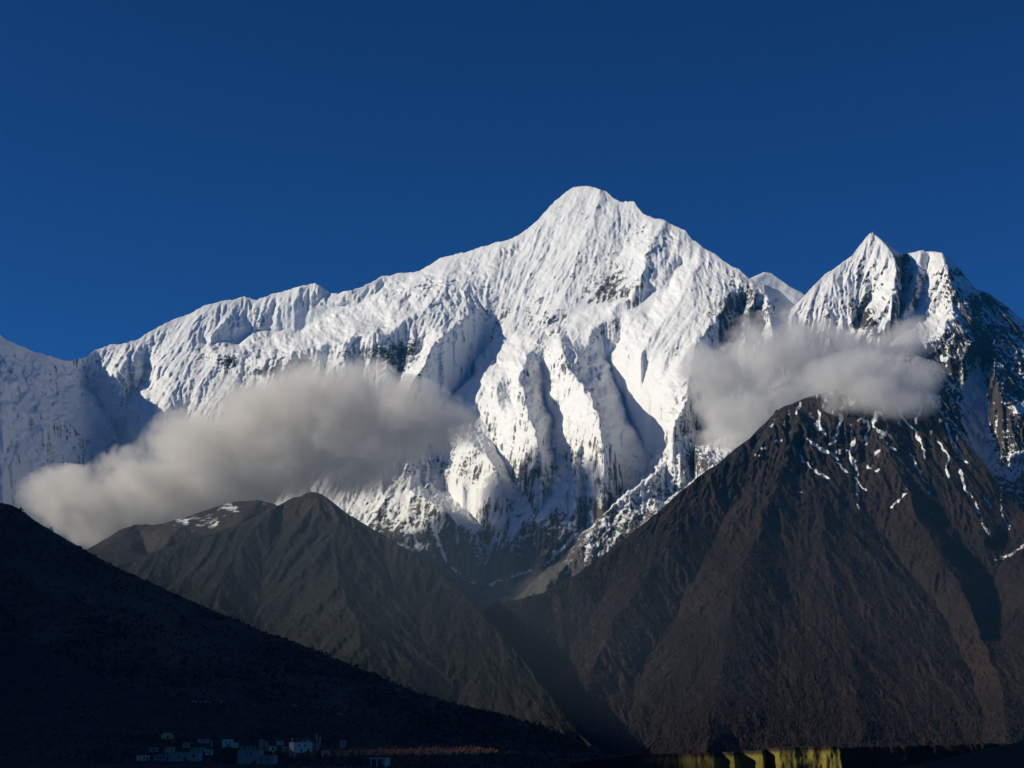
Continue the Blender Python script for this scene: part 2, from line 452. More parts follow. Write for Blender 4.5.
wallA = [(595, 285, 55, 34, 0.2), (515, 318, 26, 26, 0.17), (560, 318, 40, 14, 0.12), (660, 250, 26, 16, 0.15), (590, 212, 36, 9, 0.12), (715, 300, 26, 40, 0.14)]
seracA = [(430, 290, 50, 22, 1.0), (500, 255, 30, 14, 0.6), (380, 338, 45, 14, 1.0), (300, 352, 50, 9, 0.7), (232, 352, 40, 10, 0.7), (128, 366, 22, 18, 0.9), (655, 235, 30, 12, 0.5), (600, 215, 25, 10, 0.3), (470, 330, 20, 12, 0.5), (340, 300, 14, 10, 0.6)]
def detailA(px, py, X, Y, Z):
    fl = np.clip(blobs(px, py, fluteA), 0, 1.2)
    sm = np.clip(1.25 * blobs(px, py, smoothA), 0, 0.96)
    rg = np.clip(blobs(px, py, roughA), 0, 1.3)
    q = X - 0.42 * Z
    wq = q + 55 * gn(X / 420, Z / 420, 3) + 10 * gn(X / 90, Z / 90, 4)
    flute = fbm(wq / 95, Z / 900, 3, 0.6, 21, True)
    med = fbm((X - 0.3 * Z) / 420, Z / 640, 4, 0.52, 31, True)
    fin = fbm((X - 0.35 * Z) / 120 + 0.3 * gn(X / 200, Z / 200, 9), Z / 230, 4, 0.6, 41, True)
    gen = fbm(X / 160, Z / 160, 4, 0.55, 61)
    u = (Z + 0.38 * X) / 92.0 + 1.1 * gn(X / 230, Z / 230, 55) + 0.5 * gn(X / 70, Z / 70, 56)
    u = u - np.floor(u)
    tri = np.where(u < 0.58, u / 0.58, (1 - u) / 0.42)
    ser = np.clip(blobs(px, py, seracA), 0, 1) * sstep(-0.25, 0.25, gn(X / 190, Z / 150, 57)) * 48 * (tri - 0.5)
    base = 1 - sm
    base = base * (1 - 0.7 * np.exp(-((px - 20) / 70) ** 2 - ((py - 420) / 70) ** 2))
    return -(base * (48 * (med - 0.4) + (8 + 26 * rg) * (fin - 0.4)) + base * fl * 24 * (flute - 0.3)) + base * 14 * gen - base * (5 + 12 * rg) * fbm(X / 45, Z / 60, 4, 0.62, 81, True) + sm * 8 * gn(X / 300, Z / 300, 77) + ser

rockShadeA = [(232, 362, 20, 5, 0.25), (268, 371, 18, 5, 0.25), (305, 364, 20, 5, 0.28), (345, 354, 20, 6, 0.2), (382, 350, 22, 10, 0.14), (410, 346, 14, 8, 0.16), (610, 300, 30, 30, 0.2), (625, 285, 22, 12, 0.12), (545, 330, 25, 20, 0.16), (470, 500, 90, 30, 0.12), (500, 330, 12, 25, 0.1), (655, 240, 22, 14, 0.12), (590, 215, 40, 10, 0.1),
         (385, 358, 30, 18, 0.16), (275, 372, 50, 12, 0.1), (220, 350, 20, 20, 0.1), (410, 362, 14, 20, 0.2),
         (430, 455, 45, 25, 0.22), (545, 470, 50, 35, 0.16), (745, 315, 34, 45, 0.3), (690, 400, 16, 60, 0.2), (670, 350, 14, 8, 0.2),
         (560, 350, 20, 8, 0.1), (400, 545, 120, 34, 0.34), (560, 548, 60, 30, 0.26), (650, 520, 70, 40, 0.34), (700, 460, 30, 22, 0.2),  # lower patches: broken rock, thickened in place of shade on the snow
         (500, 565, 60, 16, 0.12), (550, 600, 200, 30, 1.0), (250, 600, 200, 50, 1.0), (30, 450, 90, 25, 0.08), (572, 362, 10, 10, 0.25), (598, 415, 8, 28, 0.22), (522, 390, 5, 25, 0.2), (115, 385, 18, 16, 0.1)]
antiA = [(455, 388, 30, 7, 0.2), (500, 355, 34, 6, 0.25), (600, 312, 50, 7, 0.2), (655, 292, 30, 7, 0.15), (345, 318, 50, 12, 0.3), (640, 410, 24, 50, 0.35), (470, 495, 35, 14, 0.3), (300, 340, 80, 9, 0.3), (480, 520, 30, 10, 0.12), (590, 400, 14, 40, 0.1)]
def masksA(px, py, X, Y, Z, steep):
    r = 0.10 + 0.35 * (steep - 0.36) + blobs(px, py, rockShadeA) + blobs(px, py, wallA) * (0.75 + 0.8 * fbm((X - 0.6 * Z) / 60, (Z + 0.3 * X) / 26, 4, 0.65, 95)) - blobs(px, py, antiA)
    r = r + 0.22 * fbm(X / 220, Z / 300, 4, 0.6, 91)
    r = r - streak_field(px, py, [[(582, 528), (568, 543), (554, 556), (544, 566)], [(452, 568), (464, 578), (476, 586), (492, 583), (512, 577), (530, 570)], [(400, 505), (412, 530), (420, 550)], [(432, 520), (440, 545), (446, 560)], [(500, 525), (492, 545), (486, 565)], [(380, 500), (392, 520)]], 1.6, 0.75, 371)
    low = sstep(600, 625, py) + 0.3 * sstep(560, 600, py)
    return {'rock': r, 'low': np.clip(low, 0, 1)}

mA, surfA = massif('snow_mountain', crestA, linesA, DA, lambda x: 640 + 0 * x, 0.85, M_SNOW, detailA, masksA, warp=9, crest_noise=0.9, seed=1, k=1.5,
                 streak=([(30, 15, 9, 1, 0.0), (13, 7, 9, 2, 0.03), (6, 6.2, 11, 3, 0.05), (3, 4.4, 10, 4, 0.06)], lambda px, py: (1 - 0.94 * np.clip(1.3 * blobs(px, py, smoothA), 0, 1) + 0.5 * np.clip(blobs(px, py, roughA), 0, 1)) * (1 - 0.55 * np.clip(blobs(px, py, [(585, 270, 75, 70, 1.3), (430, 275, 60, 15, 0.9), (690, 290, 40, 50, 0.5), (20, 430, 70, 80, 1.2)]), 0, 1))))

# far snow dome behind the col
def DC(px, py): return 13800 + (300 - py) * 6
mC, _ = massif('far_snow_dome', [(720, 300, 0), (745, 281, 0), (755, 276, 0), (764, 272, 0), (772, 273, 0), (780, 279, 0), (790, 286, 0), (800, 291, 0), (820, 305, 0), (860, 330, 0)],
               [[(700, 420, 0), (860, 420, 0)]], DC, lambda x: 400 + 0 * x, 1.2, M_SNOW,
               lambda px, py, X, Y, Z: -40 * fbm(X / 400, Z / 400, 4, 0.5, 8),
               lambda px, py, X, Y, Z, s: {'rock': s * 0.2 - 0.3, 'low': 0 * px}, warp=2, crest_noise=0.2, seed=33)

# ------------------------------------------------------------------ B: right snow pyramid and the dark rock wall beside it
def DB(px, py): return 10500 - (py - 231) * 8.1 - 0.8 * (px - 870)
crestB = [(760, 345, 100), (775, 325, 60), (788, 312, 0), (800, 300, 0), (812, 287, 0), (826, 273, 0), (840, 264, 0), (852, 255, 0), (857, 249, 0), (862, 243, 0), (867, 236, 0), (872, 231, 0), (876, 235, 0), (884, 240, 0), (892, 246, 0), (897, 250, 30),
          (903, 254, 60), (912, 252, 40), (922, 250, 0), (932, 251, -20), (942, 252, -60), (950, 258, -40), (958, 266, 0), (965, 276, 60), (975, 288, 100), (985, 292, 60), (993, 296, 80),
          (1003, 303, 60), (1010, 309, 80), (1016, 314, 60), (1024, 320, 60), (1080, 350, 0), (1180, 420, 0)]
linesB = [
    [(872, 231, 0), (888, 246, -110), (896, 265, -260), (897, 290, -360), (890, 312, -400), (880, 335, -420)],
    [(903, 256, 70), (904, 280, 110), (901, 300, 60), (893, 330, 0), (885, 350, 0)],
    [(845, 262, 0), (835, 285, -60), (815, 310, -80), (800, 340, -60)],
    [(868, 280, -60), (862, 300, -90), (850, 325, -120), (835, 350, -100)],
    [(880, 275, -90), (870, 292, -30), (862, 312, 20), (856, 330, 40)],
    [(872, 308, -260), (866, 325, -330), (860, 340, -330)],
    [(922, 250, 0), (918, 275, -120), (911, 300, -190), (903, 318, -230)],
    [(930, 256, 20), (926, 280, -20), (920, 300, -30), (914, 312, -40)],
    [(942, 252, -60), (949, 270, -220), (953, 296, -340), (950, 315, -420), (945, 335, -500), (930, 346, -560), (905, 344, -600), (893, 346, -560)],
    [(940, 303, -260), (925, 318, -220), (905, 330, -200)],
    [(960, 275, 20), (972, 300, -250), (972, 325, -400), (962, 345, -560)],
    [(985, 294, 60), (980, 320, -260), (970, 345, -560), (962, 360, -640)],
    [(930, 348, -560), (950, 375, -470), (968, 395, -400), (985, 405, -330), (986, 430, -350), (980, 460, -400), (985, 500, -450)],
    [(900, 350, -600), (915, 385, -700), (935, 420, -750), (960, 460, -750), (975, 500, -750)],
    [(1000, 303, 60), (998, 330, -260), (994, 352, -420), (997, 380, -640), (1003, 405, -780), (1020, 414, -800), (1060, 430, -900)],
    [(1008, 425, -500), (1006, 450, -520), (1010, 480, -600)],
    [(1024, 440, -600), (1018, 470, -700), (1030, 500, -800)],
    [(992, 330, -120), (986, 365, -260), (985, 400, -330)],
    [(1030, 330, 0), (1040, 380, -300), (1050, 430, -500)],
    [(760, 480, 0), (860, 480, -200), (960, 560, -500), (1180, 560, -600)],
]
def detailB(px, py, X, Y, Z):
    rg = sstep(-20, 60, py - 262 - (980 - px) * 0.2) * sstep(900, 960, px) + sstep(335, 360, py)
    rg = np.clip(rg, 0, 1)
    med = fbm((X - 0.35 * Z) / 300, Z / 520, 4, 0.55, 131, True)
    fin = fbm((X - 0.2 * Z) / 90 + 0.4 * gn(X / 150, Z / 150, 19), Z / 150, 4, 0.62, 141, True)
    gen = fbm(X / 140, Z / 140, 4, 0.55, 161)
    return -((40 + 30 * rg) * (med - 0.4) + (13 + 34 * rg) * (fin - 0.4)) + 14 * gen
rockShadeB = [(1008, 432, 28, 34, 0.34), (1000, 490, 30, 25, 0.2), (950, 400, 18, 30, 0.2), (868, 322, 12, 12, 0.7), (955, 285, 18, 30, 0.34), (860, 300, 14, 10, 0.2), (920, 285, 18, 14, 0.14), (975, 330, 30, 40, 0.4), (1010, 350, 25, 60, 0.42),  # leading patches: dark rock, also standing in for shade over the snow gully
         (905, 352, 22, 12, 0.7), (930, 390, 22, 40, 0.45), (955, 410, 14, 40, 0.35), (990, 300, 30, 12, 0.5), (1000, 390, 20, 25, 0.4), (1060, 400, 50, 100, 0.5), (815, 305, 22, 14, 0.12), (902, 262, 8, 10, 0.5), (960, 350, 26, 20, 0.3)]
antiB = [(925, 318, 20, 9, 0.7), (972, 388, 16, 14, 0.5), (980, 425, 10, 34, 0.5), (1012, 438, 8, 12, 0.4), (980, 470, 8, 20, 0.6), (1016, 410, 7, 5, 0.8), (945, 362, 10, 10, 0.3), (1016, 462, 9, 14, 0.4)]
def masksB(px, py, X, Y, Z, steep):
    r = 0.04 + 0.9 * (steep - 0.36) + blobs(px, py, rockShadeB) - blobs(px, py, antiB) + 0.25 * sstep(440, 500, py)
    r = r + 0.26 * fbm(X / 160, Z / 240, 4, 0.6, 191)
    return {'rock': r - 0.12 * sstep(935, 970, px) * (1 - sstep(430, 480, py)), 'low': np.clip(sstep(470, 520, py), 0, 1)}
mB, surfB = massif('snow_pyramid_mountain', crestB, linesB, DB, lambda x: 620 + 0 * x, 0.85, M_WALL, detailB, masksB, warp=5, crest_noise=0.8, seed=2, k=1.15,
                 streak=([(20, 24, 9, 1, 0.03), (10, 13, 9, 2, 0.06), (5, 7, 8, 3, 0.1), (2.8, 3.5, 6, 4, 0.1)], lambda px, py: 0.8 + 0.7 * sstep(930, 980, px)))

# ------------------------------------------------------------------ E: brown forested mountain, right
def DE(px, py): return 7700 - (py - 384) * 8.4
crestE = [(380, 760, 0), (440, 690, -150), (465, 640, -150), (478, 616, -120), (495, 603, -100), (520, 599, -80), (550, 590, -50), (580, 572, 0), (620, 542, 0), (655, 514, 0), (680, 491, 0), (692, 482, 0), (705, 472, 0), (722, 460, 0), (735, 448, 0), (748, 440, 0), (757, 430, 0), (768, 420, 0),
          (776, 410, 0), (788, 404, 0), (800, 400, 0), (830, 390, 0), (862, 384, 0), (900, 388, 0), (925, 397, 0), (940, 412, 0), (952, 425, 0), (970, 447, 0), (985, 464, 0), (998, 482, 0), (1010, 500, 50),
          (1024, 512, 0), (1060, 540, -300), (1120, 560, -500), (1250, 600, -700)]
linesE = [
    [(862, 384, 0), (872, 420, -150), (885, 450, -290), (905, 490, -420), (930, 540, -520), (968, 600, -600), (1000, 680, -650), (1010, 760, -700)],
    [(842, 400, 40), (846, 450, 120), (862, 508, 160), (900, 560, 140), (940, 612, 100), (975, 680, 60), (985, 760, 0)],
    [(800, 400, 0), (792, 440, -180), (775, 490, -330), (745, 560, -460), (725, 640, -560), (705, 750, -620)],
    [(735, 455, 0), (745, 480, 60), (715, 540, 60), (680, 600, 40), (640, 670, 0), (600, 740, -100)],
    [(705, 475, 0), (690, 510, -180), (650, 570, -260), (610, 630, -330), (580, 700, -380)],
    [(820, 420, -60), (815, 460, -120), (822, 510, -220), (830, 570, -330), (850, 650, -420), (860, 740, -460)],
    [(800, 440, 0), (800, 500, -40), (790, 580, -120), (780, 660, -200)],
    [(925, 400, 0), (935, 440, -60), (958, 490, -160), (985, 540, -220)],
    [(905, 410, 60), (915, 450, 80), (935, 500, 60), (965, 550, 60), (985, 600, 80)],
    [(1010, 520, 150), (1004, 550, 160), (990, 590, 150), (985, 640, 80)],
    [(1060, 545, -300), (1030, 580, -330), (1012, 640, -400)],
    [(620, 560, -20), (600, 600, 40), (570, 650, 60), (545, 700, 60)],
    [(550, 600, -50), (535, 650, -120), (530, 700, -100)],
    [(380, 780, 0), (700, 780, 0), (1250, 780, 0)],
]
def detailE(px, py, X, Y, Z):
    up = 1 - sstep(480, 560, py)
    med = fbm((X + 0.1 * Z) / 420, Z / 700, 4, 0.52, 231, True)
    fin = fbm(X / 80 + 0.4 * gn(X / 150, Z / 150, 29), Z / 170, 4, 0.6, 241, True)
    return -(55 * (med - 0.4) + (12 + 22 * up) * (fin - 0.4)) + (10 + 10 * up) * fbm(X / 110, Z / 110, 4, 0.6, 261)
streaksE = [[(847, 452), (858, 470), (857, 495), (860, 515)], [(877, 412), (874, 425), (884, 435)], [(895, 402), (903, 418), (914, 430), (922, 445), (926, 458)], [(937, 440), (947, 455), (948, 478)],
            [(905, 478), (907, 492), (890, 508)], [(921, 405), (915, 422)], [(855, 438), (850, 448)], [(808, 440), (825, 452), (838, 458)], [(820, 410), (818, 430)], [(800, 455), (812, 470), (830, 478)],
            [(836, 462), (850, 474)], [(1004, 478), (1000, 510), (1010, 530)], [(1024, 545), (1008, 556), (996, 560)], [(800, 404), (796, 414)], [(945, 425), (955, 445), (968, 462)], [(912, 455), (922, 475), (930, 495)], [(960, 470), (966, 490), (978, 505)], [(842, 415), (838, 432), (830, 446)], [(868, 425), (866, 445)], [(975, 500), (982, 520), (990, 538)], [(815, 425), (826, 436)], [(855, 478), (866, 490)], [(985, 498), (992, 506)], [(891, 446), (897, 450)], [(700, 488), (760, 500)]]
spotsE = [(762, 448, 5, 2, 1.0), (758, 456, 5, 2.5, 1.0), (799, 493, 5, 2, 1.0), (876, 452, 4, 2.5, 1.0), (868, 466, 4, 3, 1.1), (853, 462, 6, 5, 1.0), (876, 470, 4, 2, .9), (838, 452, 8, 3, 0.8), (778, 440, 4, 2, 0.8), (870, 508, 4, 2, .8), (930, 512, 4, 2, .7), (1006, 556, 12, 4, 1.0), (1018, 545, 8, 6, 0.8), (865, 505, 3, 5, 0.6)]
def masksE(px, py, X, Y, Z, steep):
    s = 0 * px
    wx = px + 4.0 * fbm(px / 9, py / 9, 3, 0.6, 301); wy = py + 4.0 * fbm(px / 9, py / 9, 3, 0.6, 311)
    for L in streaksE[:-1]:
        for (ax, ay), (bx, by) in zip(L[:-1], L[1:]):
            dx, dy = bx - ax, by - ay
            t = np.clip(((wx - ax) * dx + (wy - ay) * dy) / (dx * dx + dy * dy), 0, 1)
            d = np.hypot(wx - ax - t * dx, wy - ay - t * dy)
            s = np.maximum(s, (0.95 + 0.5 * gn(px / 5, py / 5, 351)) * np.exp(-(d / 1.1) ** 2))
    s = s + 0.62 * blobs(wx, wy, spotsE) * (0.8 + 0.9 * gn(px / 3.5, py / 3.5, 361))
    snowline = 1 - sstep(395, 520, py + 14 * fbm(px / 40, py / 40, 3, 0.5, 321))
    r = 1.12 - s - 0.42 * snowline - 0.35 * snowline * np.clip(fbm((px + 0.3 * py) / 9, (py - 0.3 * px) / 14, 4, 0.6, 331), 0, 1) * 2
    low = sstep(420, 500, py + 30 * fbm(px / 60, py / 60, 3, 0.5, 341))
    return {'rock': r, 'low': low}
mE, surfE = massif('forested_mountain', crestE, linesE, DE, lambda x: 765 + 0 * x, 1.0, M_DARK, detailE, masksE, warp=7, crest_noise=0.7, seed=4, k=0.3,
                 streak=([(30, 15, 8, 1, 0.0), (13, 9, 8, 2, 0.03), (6, 5, 8, 3, 0.06), (3, 3.4, 6, 4, 0.06)], lambda px, py: 0.6 + 0.7 * (1 - sstep(470, 560, py))))

# ------------------------------------------------------------------ G, H: hills in the valley under the left cloud
def DG(px, py): return 6500 - (py - 493) * 9.0
crestG = [(-60, 640, 0), (40, 600, 0), (100, 572, 0), (150, 553, 0), (200, 536, 0), (230, 527, 0), (255, 517, 0), (272, 508, 0), (284, 502, 0), (292, 498, 0), (301, 496, 0), (306, 492.5, 0), (314, 491.5, 0), (321, 493, 0), (328, 498, 0), (336, 505, 0),
          (350, 515, 0), (370, 527, 0), (400, 545, 0), (430, 562, 0), (460, 588, 0), (490, 622, 0), (520, 655, 0), (545, 690, 0), (575, 730, 0), (620, 770, 0)]
linesG = [[(313, 494, 0), (330, 560, -260), (360, 640, -420), (400, 740, -500)], [(300, 500, 0), (270, 560, 60), (250, 640, 40), (240, 740, 0)],
          [(250, 522, 0), (220, 590, -200), (190, 680, -300)], [(370, 530, 0), (400, 600, 60), (450, 680, 60), (480, 760, 0)], [(-60, 780, 0), (620, 780, 0)]]
def detailG(px, py, X, Y, Z):
    return -42 * (fbm(X / 380, Z / 520, 5, 0.5, 431, True) - 0.4) + 10 * fbm(X / 90, Z / 90, 4, 0.6, 461)
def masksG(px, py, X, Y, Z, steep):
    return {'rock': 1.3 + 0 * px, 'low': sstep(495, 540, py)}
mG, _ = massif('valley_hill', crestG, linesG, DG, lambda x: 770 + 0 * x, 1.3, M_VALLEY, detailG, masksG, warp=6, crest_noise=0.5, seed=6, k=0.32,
              streak=([(26, 16, 7, 1, 0.0), (12, 8, 7, 2, 0.0), (5, 3, 6, 3, 0.0)], lambda px, py: 1 + 0 * px))

def DH(px, py): return 7400 - (py - 500) * 8.5
crestH = [(-80, 620, 0), (40, 570, 0), (85, 550, 0), (98, 543, 0), (120, 530, 0), (135, 524, 0), (155, 525, 0), (175, 520, 0), (205, 510, 0), (235, 501, 0), (262, 500, 0), (285, 508, 0), (310, 515, 0), (340, 522, 0), (370, 535, 0), (410, 560, 0), (450, 590, 0), (500, 650, 0)]
linesH = [[(135, 524, 0), (150, 560, 120), (160, 620, 160)], [(205, 510, 0), (180, 530, -150), (150, 560, -250), (120, 620, -300)], [(262, 500, 0), (240, 530, -200), (220, 560, -250)], [(-80, 700, 0), (500, 700, 0)]]
def masksH(px, py, X, Y, Z, steep):
    r = 0.95 + 0.5 * (steep - 0.4) - blobs(px, py, [(190, 518, 34, 8, 0.22), (235, 508, 20, 6, 0.16), (130, 530, 18, 6, 0.18)]) + 0.6 * fbm(X / 120, Z / 140, 4, 0.6, 531) + 0.6 * sstep(528, 560, py)
    return {'rock': r, 'low': sstep(535, 560, py)}
mH, _ = massif('snow_dusted_hill', crestH, linesH, DH, lambda x: 700 + 0 * x, 1.3, M_VALLEY, detailG, masksH, warp=6, crest_noise=0.6, seed=8)

# ------------------------------------------------------------------ I, J: near hillside and village terrace on the left
def DI(px, py): return 3100 - (py - 503) * 5.0 - 0 * px
crestI = [(-900, 240, 400), (-420, 330, 300), (-200, 400, 200), (-60, 470, 60), (-20, 496, 0), (0, 503, 0), (10, 504, 0), (20, 509, 0), (32, 518, 0), (45, 526, 0), (60, 535, 20), (80, 547, 30), (110, 564, 50), (150, 582, 80), (190, 600, 110), (215, 611, 130), (240, 621, 150), (270, 634, 150), (300, 643, 170), (340, 660, 180), (370, 672, 180), (395, 683, 190),
          (420, 693, 200), (450, 702, 200), (480, 709, 220), (510, 717, 220), (540, 725, 230), (565, 735, 240), (590, 747, 250), (610, 758, 260), (632, 770, 270), (680, 800, 280)]
linesI = [[(0, 560, -100), (60, 600, -100), (160, 650, -60)], [(-200, 780, 0), (680, 850, 0)], [(-900, 780, -400), (-400, 780, -200)]]
def detailI(px, py, X, Y, Z):
    return -28 * (fbm(X / 260, Z / 200, 5, 0.5, 631, True) - 0.4) + 4 * fbm(X / 25, Z / 20, 4, 0.6, 661)
def masksLow(px, py, X, Y, Z, steep):
    return {'rock': 1.5 + 0 * px, 'low': 1.0 + 0 * px}
mI, _ = massif('dark_hillside', crestI, linesI, DI, lambda x: 810 + 0 * x, 1.6, M_HILL, detailI, masksLow, warp=3, crest_noise=0.55, seed=10)

def DJ(px, py): return 1150 + (765 - py) * 7.5
crestJ = [(-500, 520, 0), (-150, 600, 0), (-50, 622, 0), (0, 634, 0), (30, 643, 0), (60, 655, 0), (90, 672, 0), (120, 686, 0), (150, 693, 0), (190, 699, 0), (240, 702, 0), (290, 704, 0), (330, 710, 0), (350, 714, 0),
          (400, 726, 0), (440, 738, 0), (480, 747, 0), (520, 755, 0), (560, 764, 0), (620, 780, 0)]
linesJ = [[(-500, 790, 0), (620, 790, 0)]]
mJ, surfJ = massif('village_slope', crestJ, linesJ, DJ, lambda x: 800 + 0 * x, 1.3, M_TERR,
                   lambda px, py, X, Y, Z: 10 * fbm(X / 140, Z / 30, 4, 0.55, 731) * sstep(745, 725, py), masksLow, warp=2, crest_noise=0.25, seed=12)

# ------------------------------------------------------------------ unseen ridge added left of the frame to shade the valley floor
def shade_ridge():
    ys = np.unique(np.concatenate([np.linspace(-6000, 8400, 400), np.linspace(150, 1000, 120)])); t = np.linspace(-1, 1, 160)
    YY, TT = np.meshgrid(ys, t, indexing='ij')
    H = np.interp(YY, [-6000, -2000, -300, 200, 380, 407, 458, 472, 505, 520, 590, 640, 720, 790, 950, 2400, 2900, 3400, 4000, 5500, 6000, 6400, 6900, 7600, 8400], [1500, 2300, 2850, 2720, 2700, 2690, 2670, 2538, 2532, 2690, 2730, 2700, 2700, 2900, 3120, 3000, 2840, 2480, 2280, 2200, 2150, 2050, 1850, 1500, 700])  # crest shaped for its shadow, with gaps that let sun onto village and cliff
    H = H + 170 * fbm(YY / 520, TT * 0, 5, 0.6, 803) * sstep(2200, 3000, YY) * sstep(6600, 5400, YY)
    H = H + 60 * fbm(YY / 500, TT * 0, 5, 0.5, 801) * sstep(0, 400, np.abs(YY - 500) - 320)
    XX = -5600 + TT * 2700
    ZZ = H * (1 - np.abs(TT)) ** 1.0 - 120 + 220 * fbm(XX / 900, YY / 900, 5, 0.5, 811, True) * (1 - np.abs(TT)) * np.minimum(np.abs(TT) * 5, 1)
    o = grid_mesh('added_shade_ridge', XX, YY, ZZ, M_DARK, {'rock': 1.2 - sstep(1800, 2600, ZZ) * 1.0, 'low': 1 - sstep(900, 1900, ZZ)})
    o['kind'] = 'structure'
shade_ridge()

# ------------------------------------------------------------------ ground to the horizon
def ground():
    r = np.concatenate([[0, 5, 12, 25, 50, 90, 150, 230, 330, 450, 600], np.geomspace(800, 40000, 60)])
    th = np.linspace(0, 2 * np.pi, 361)
    RR, TH = np.meshgrid(r, th, indexing='ij')
    XX = RR * np.sin(TH); YY = RR * np.cos(TH)
    ZZ = -2.0 - 62 * sstep(20, 480, RR) + np.minimum(RR / 300, 1) * 3 * fbm(XX / 200, YY / 200, 3, 0.5, 901)
    o = grid_mesh('ground', XX, YY, ZZ, M_TERR, {'rock': 1.5 + 0 * XX, 'low': 1 + 0 * XX})
    o['kind'] = 'structure'
ground()
# ------------------------------------------------------------------ clouds
def cloud(name, blobs_, D0, label, dens, seed, depth=1.0, col=(0.975, 0.96, 0.93), nscale=1 / 170.0):
    cs = []
    for b_ in blobs_:
        px, py, rx, ry = b_[:4]
        D = b_[4] if len(b_) > 4 else D0
        c = at1(px, py, D); m = (c.length / F_PX)
        cs.append((c, rx * m, 0.5 * (rx + ry) * m * depth, ry * m))
    import bmesh
    bm = bmesh.new()
    for c, a, b_, h in cs:
        r = bmesh.ops.create_icosphere(bm, subdivisions=3, radius=1.0)
        for v in r['verts']:
            v.co = Vector((c.x + v.co.x * a, c.y + v.co.y * b_, c.z + v.co.z * h))
    me = bpy.data.meshes.new(name); bm.to_mesh(me); bm.free()
    o = bpy.data.objects.new(name, me); COL.objects.link(o)
    md = o.modifiers.new('union', 'REMESH'); md.mode = 'VOXEL'; md.voxel_size = 22.0
    m = bpy.data.materials.new(name + '_vapour'); m.use_nodes = True
    n = m.node_tree.nodes; l = m.node_tree.links; n.remove(n['Principled BSDF'])
    out = n['Material Output']
    pv = n.new('ShaderNodeVolumePrincipled'); l.new(pv.outputs[0], out.inputs['Volume'])
    pv.inputs['Color'].default_value = (*col, 1); pv.inputs['Anisotropy'].default_value = 0.1
    P = n.new('ShaderNodeNewGeometry').outputs['Position']
    f = None
    for c, a, b_, h in cs:
        s1 = n.new('ShaderNodeVectorMath'); s1.operation = 'SUBTRACT'; l.new(P, s1.inputs[0]); s1.inputs[1].default_value = c
        s2 = n.new('ShaderNodeVectorMath'); s2.operation = 'MULTIPLY'; l.new(s1.outputs[0], s2.inputs[0]); s2.inputs[1].default_value = (1 / a, 1 / b_, 1 / h)
        s3 = n.new('ShaderNodeVectorMath'); s3.operation = 'LENGTH'; l.new(s2.outputs[0], s3.inputs[0])
        v = nmath(n, l, 'SUBTRACT', 1.0, s3.outputs['Value'])
        if f is None: f = v
        else:
            k = n.new('ShaderNodeMath'); k.operation = 'SMOOTH_MAX'; l.new(f, k.inputs[0]); l.new(v, k.inputs[1]); k.inputs[2].default_value = 0.15
            f = k.outputs[0]
    off = n.new('ShaderNodeVectorMath'); off.operation = 'ADD'; l.new(P, off.inputs[0]); off.inputs[1].default_value = (seed * 1000, 0, 0)
    nz = nnoise(n, l, off.outputs[0], nscale, 7, 0.62, 0.5)
    nz2 = nnoise(n, l, off.outputs[0], nscale * 0.42, 3, 0.5)
    f = nmath(n, l, 'ADD', f, nmath(n, l, 'MULTIPLY', nmath(n, l, 'SUBTRACT', nz2, 0.5), 0.9))
    f = nmath(n, l, 'ADD', nmath(n, l, 'SUBTRACT', f, 0.12), nmath(n, l, 'MULTIPLY', nmath(n, l, 'SUBTRACT', nz, 0.5), 2.5))
    d = nmath(n, l, 'MULTIPLY', nmath(n, l, 'MAXIMUM', f, 0.0), dens)
    d = nmath(n, l, 'MINIMUM', d, dens * 0.5)
    l.new(d, pv.inputs['Density'])
    me.materials.append(m)
    m.cycles.volume_step_rate = 0.3
    o['label'] = label; o['category'] = 'cloud'
    return o

cloud('cloud', [(62, 498, 44, 34), (90, 512, 60, 46), (120, 525, 60, 34), (145, 492, 62, 50), (205, 455, 66, 60), (255, 432, 66, 60), (312, 415, 72, 60), (352, 402, 58, 52), (400, 425, 66, 50), (440, 425, 44, 32),
                (300, 462, 90, 46), (222, 482, 80, 42), (345, 462, 74, 40), (170, 515, 60, 30)], 8600,
      'long grey cloud bank across the lower snow slopes, above the small pointed valley hill', 0.017, 1, depth=1.6)
cloud('cloud', [(716, 380, 40, 46), (760, 362, 58, 52), (802, 350, 62, 48), (842, 362, 60, 44), (740, 412, 54, 46), (790, 392, 68, 42), (722, 432, 32, 34), (872, 380, 62, 34, 7500), (915, 386, 40, 28, 7450), (868, 398, 52, 22, 7330), (905, 404, 36, 20, 7250), (830, 382, 40, 26, 7600), (890, 348, 44, 20, 8400), (912, 330, 30, 16, 8600)], 8500,
      'round grey cloud below the sharp snow pyramid, touching the brown mountain top', 0.020, 2, col=(0.93, 0.93, 0.93))

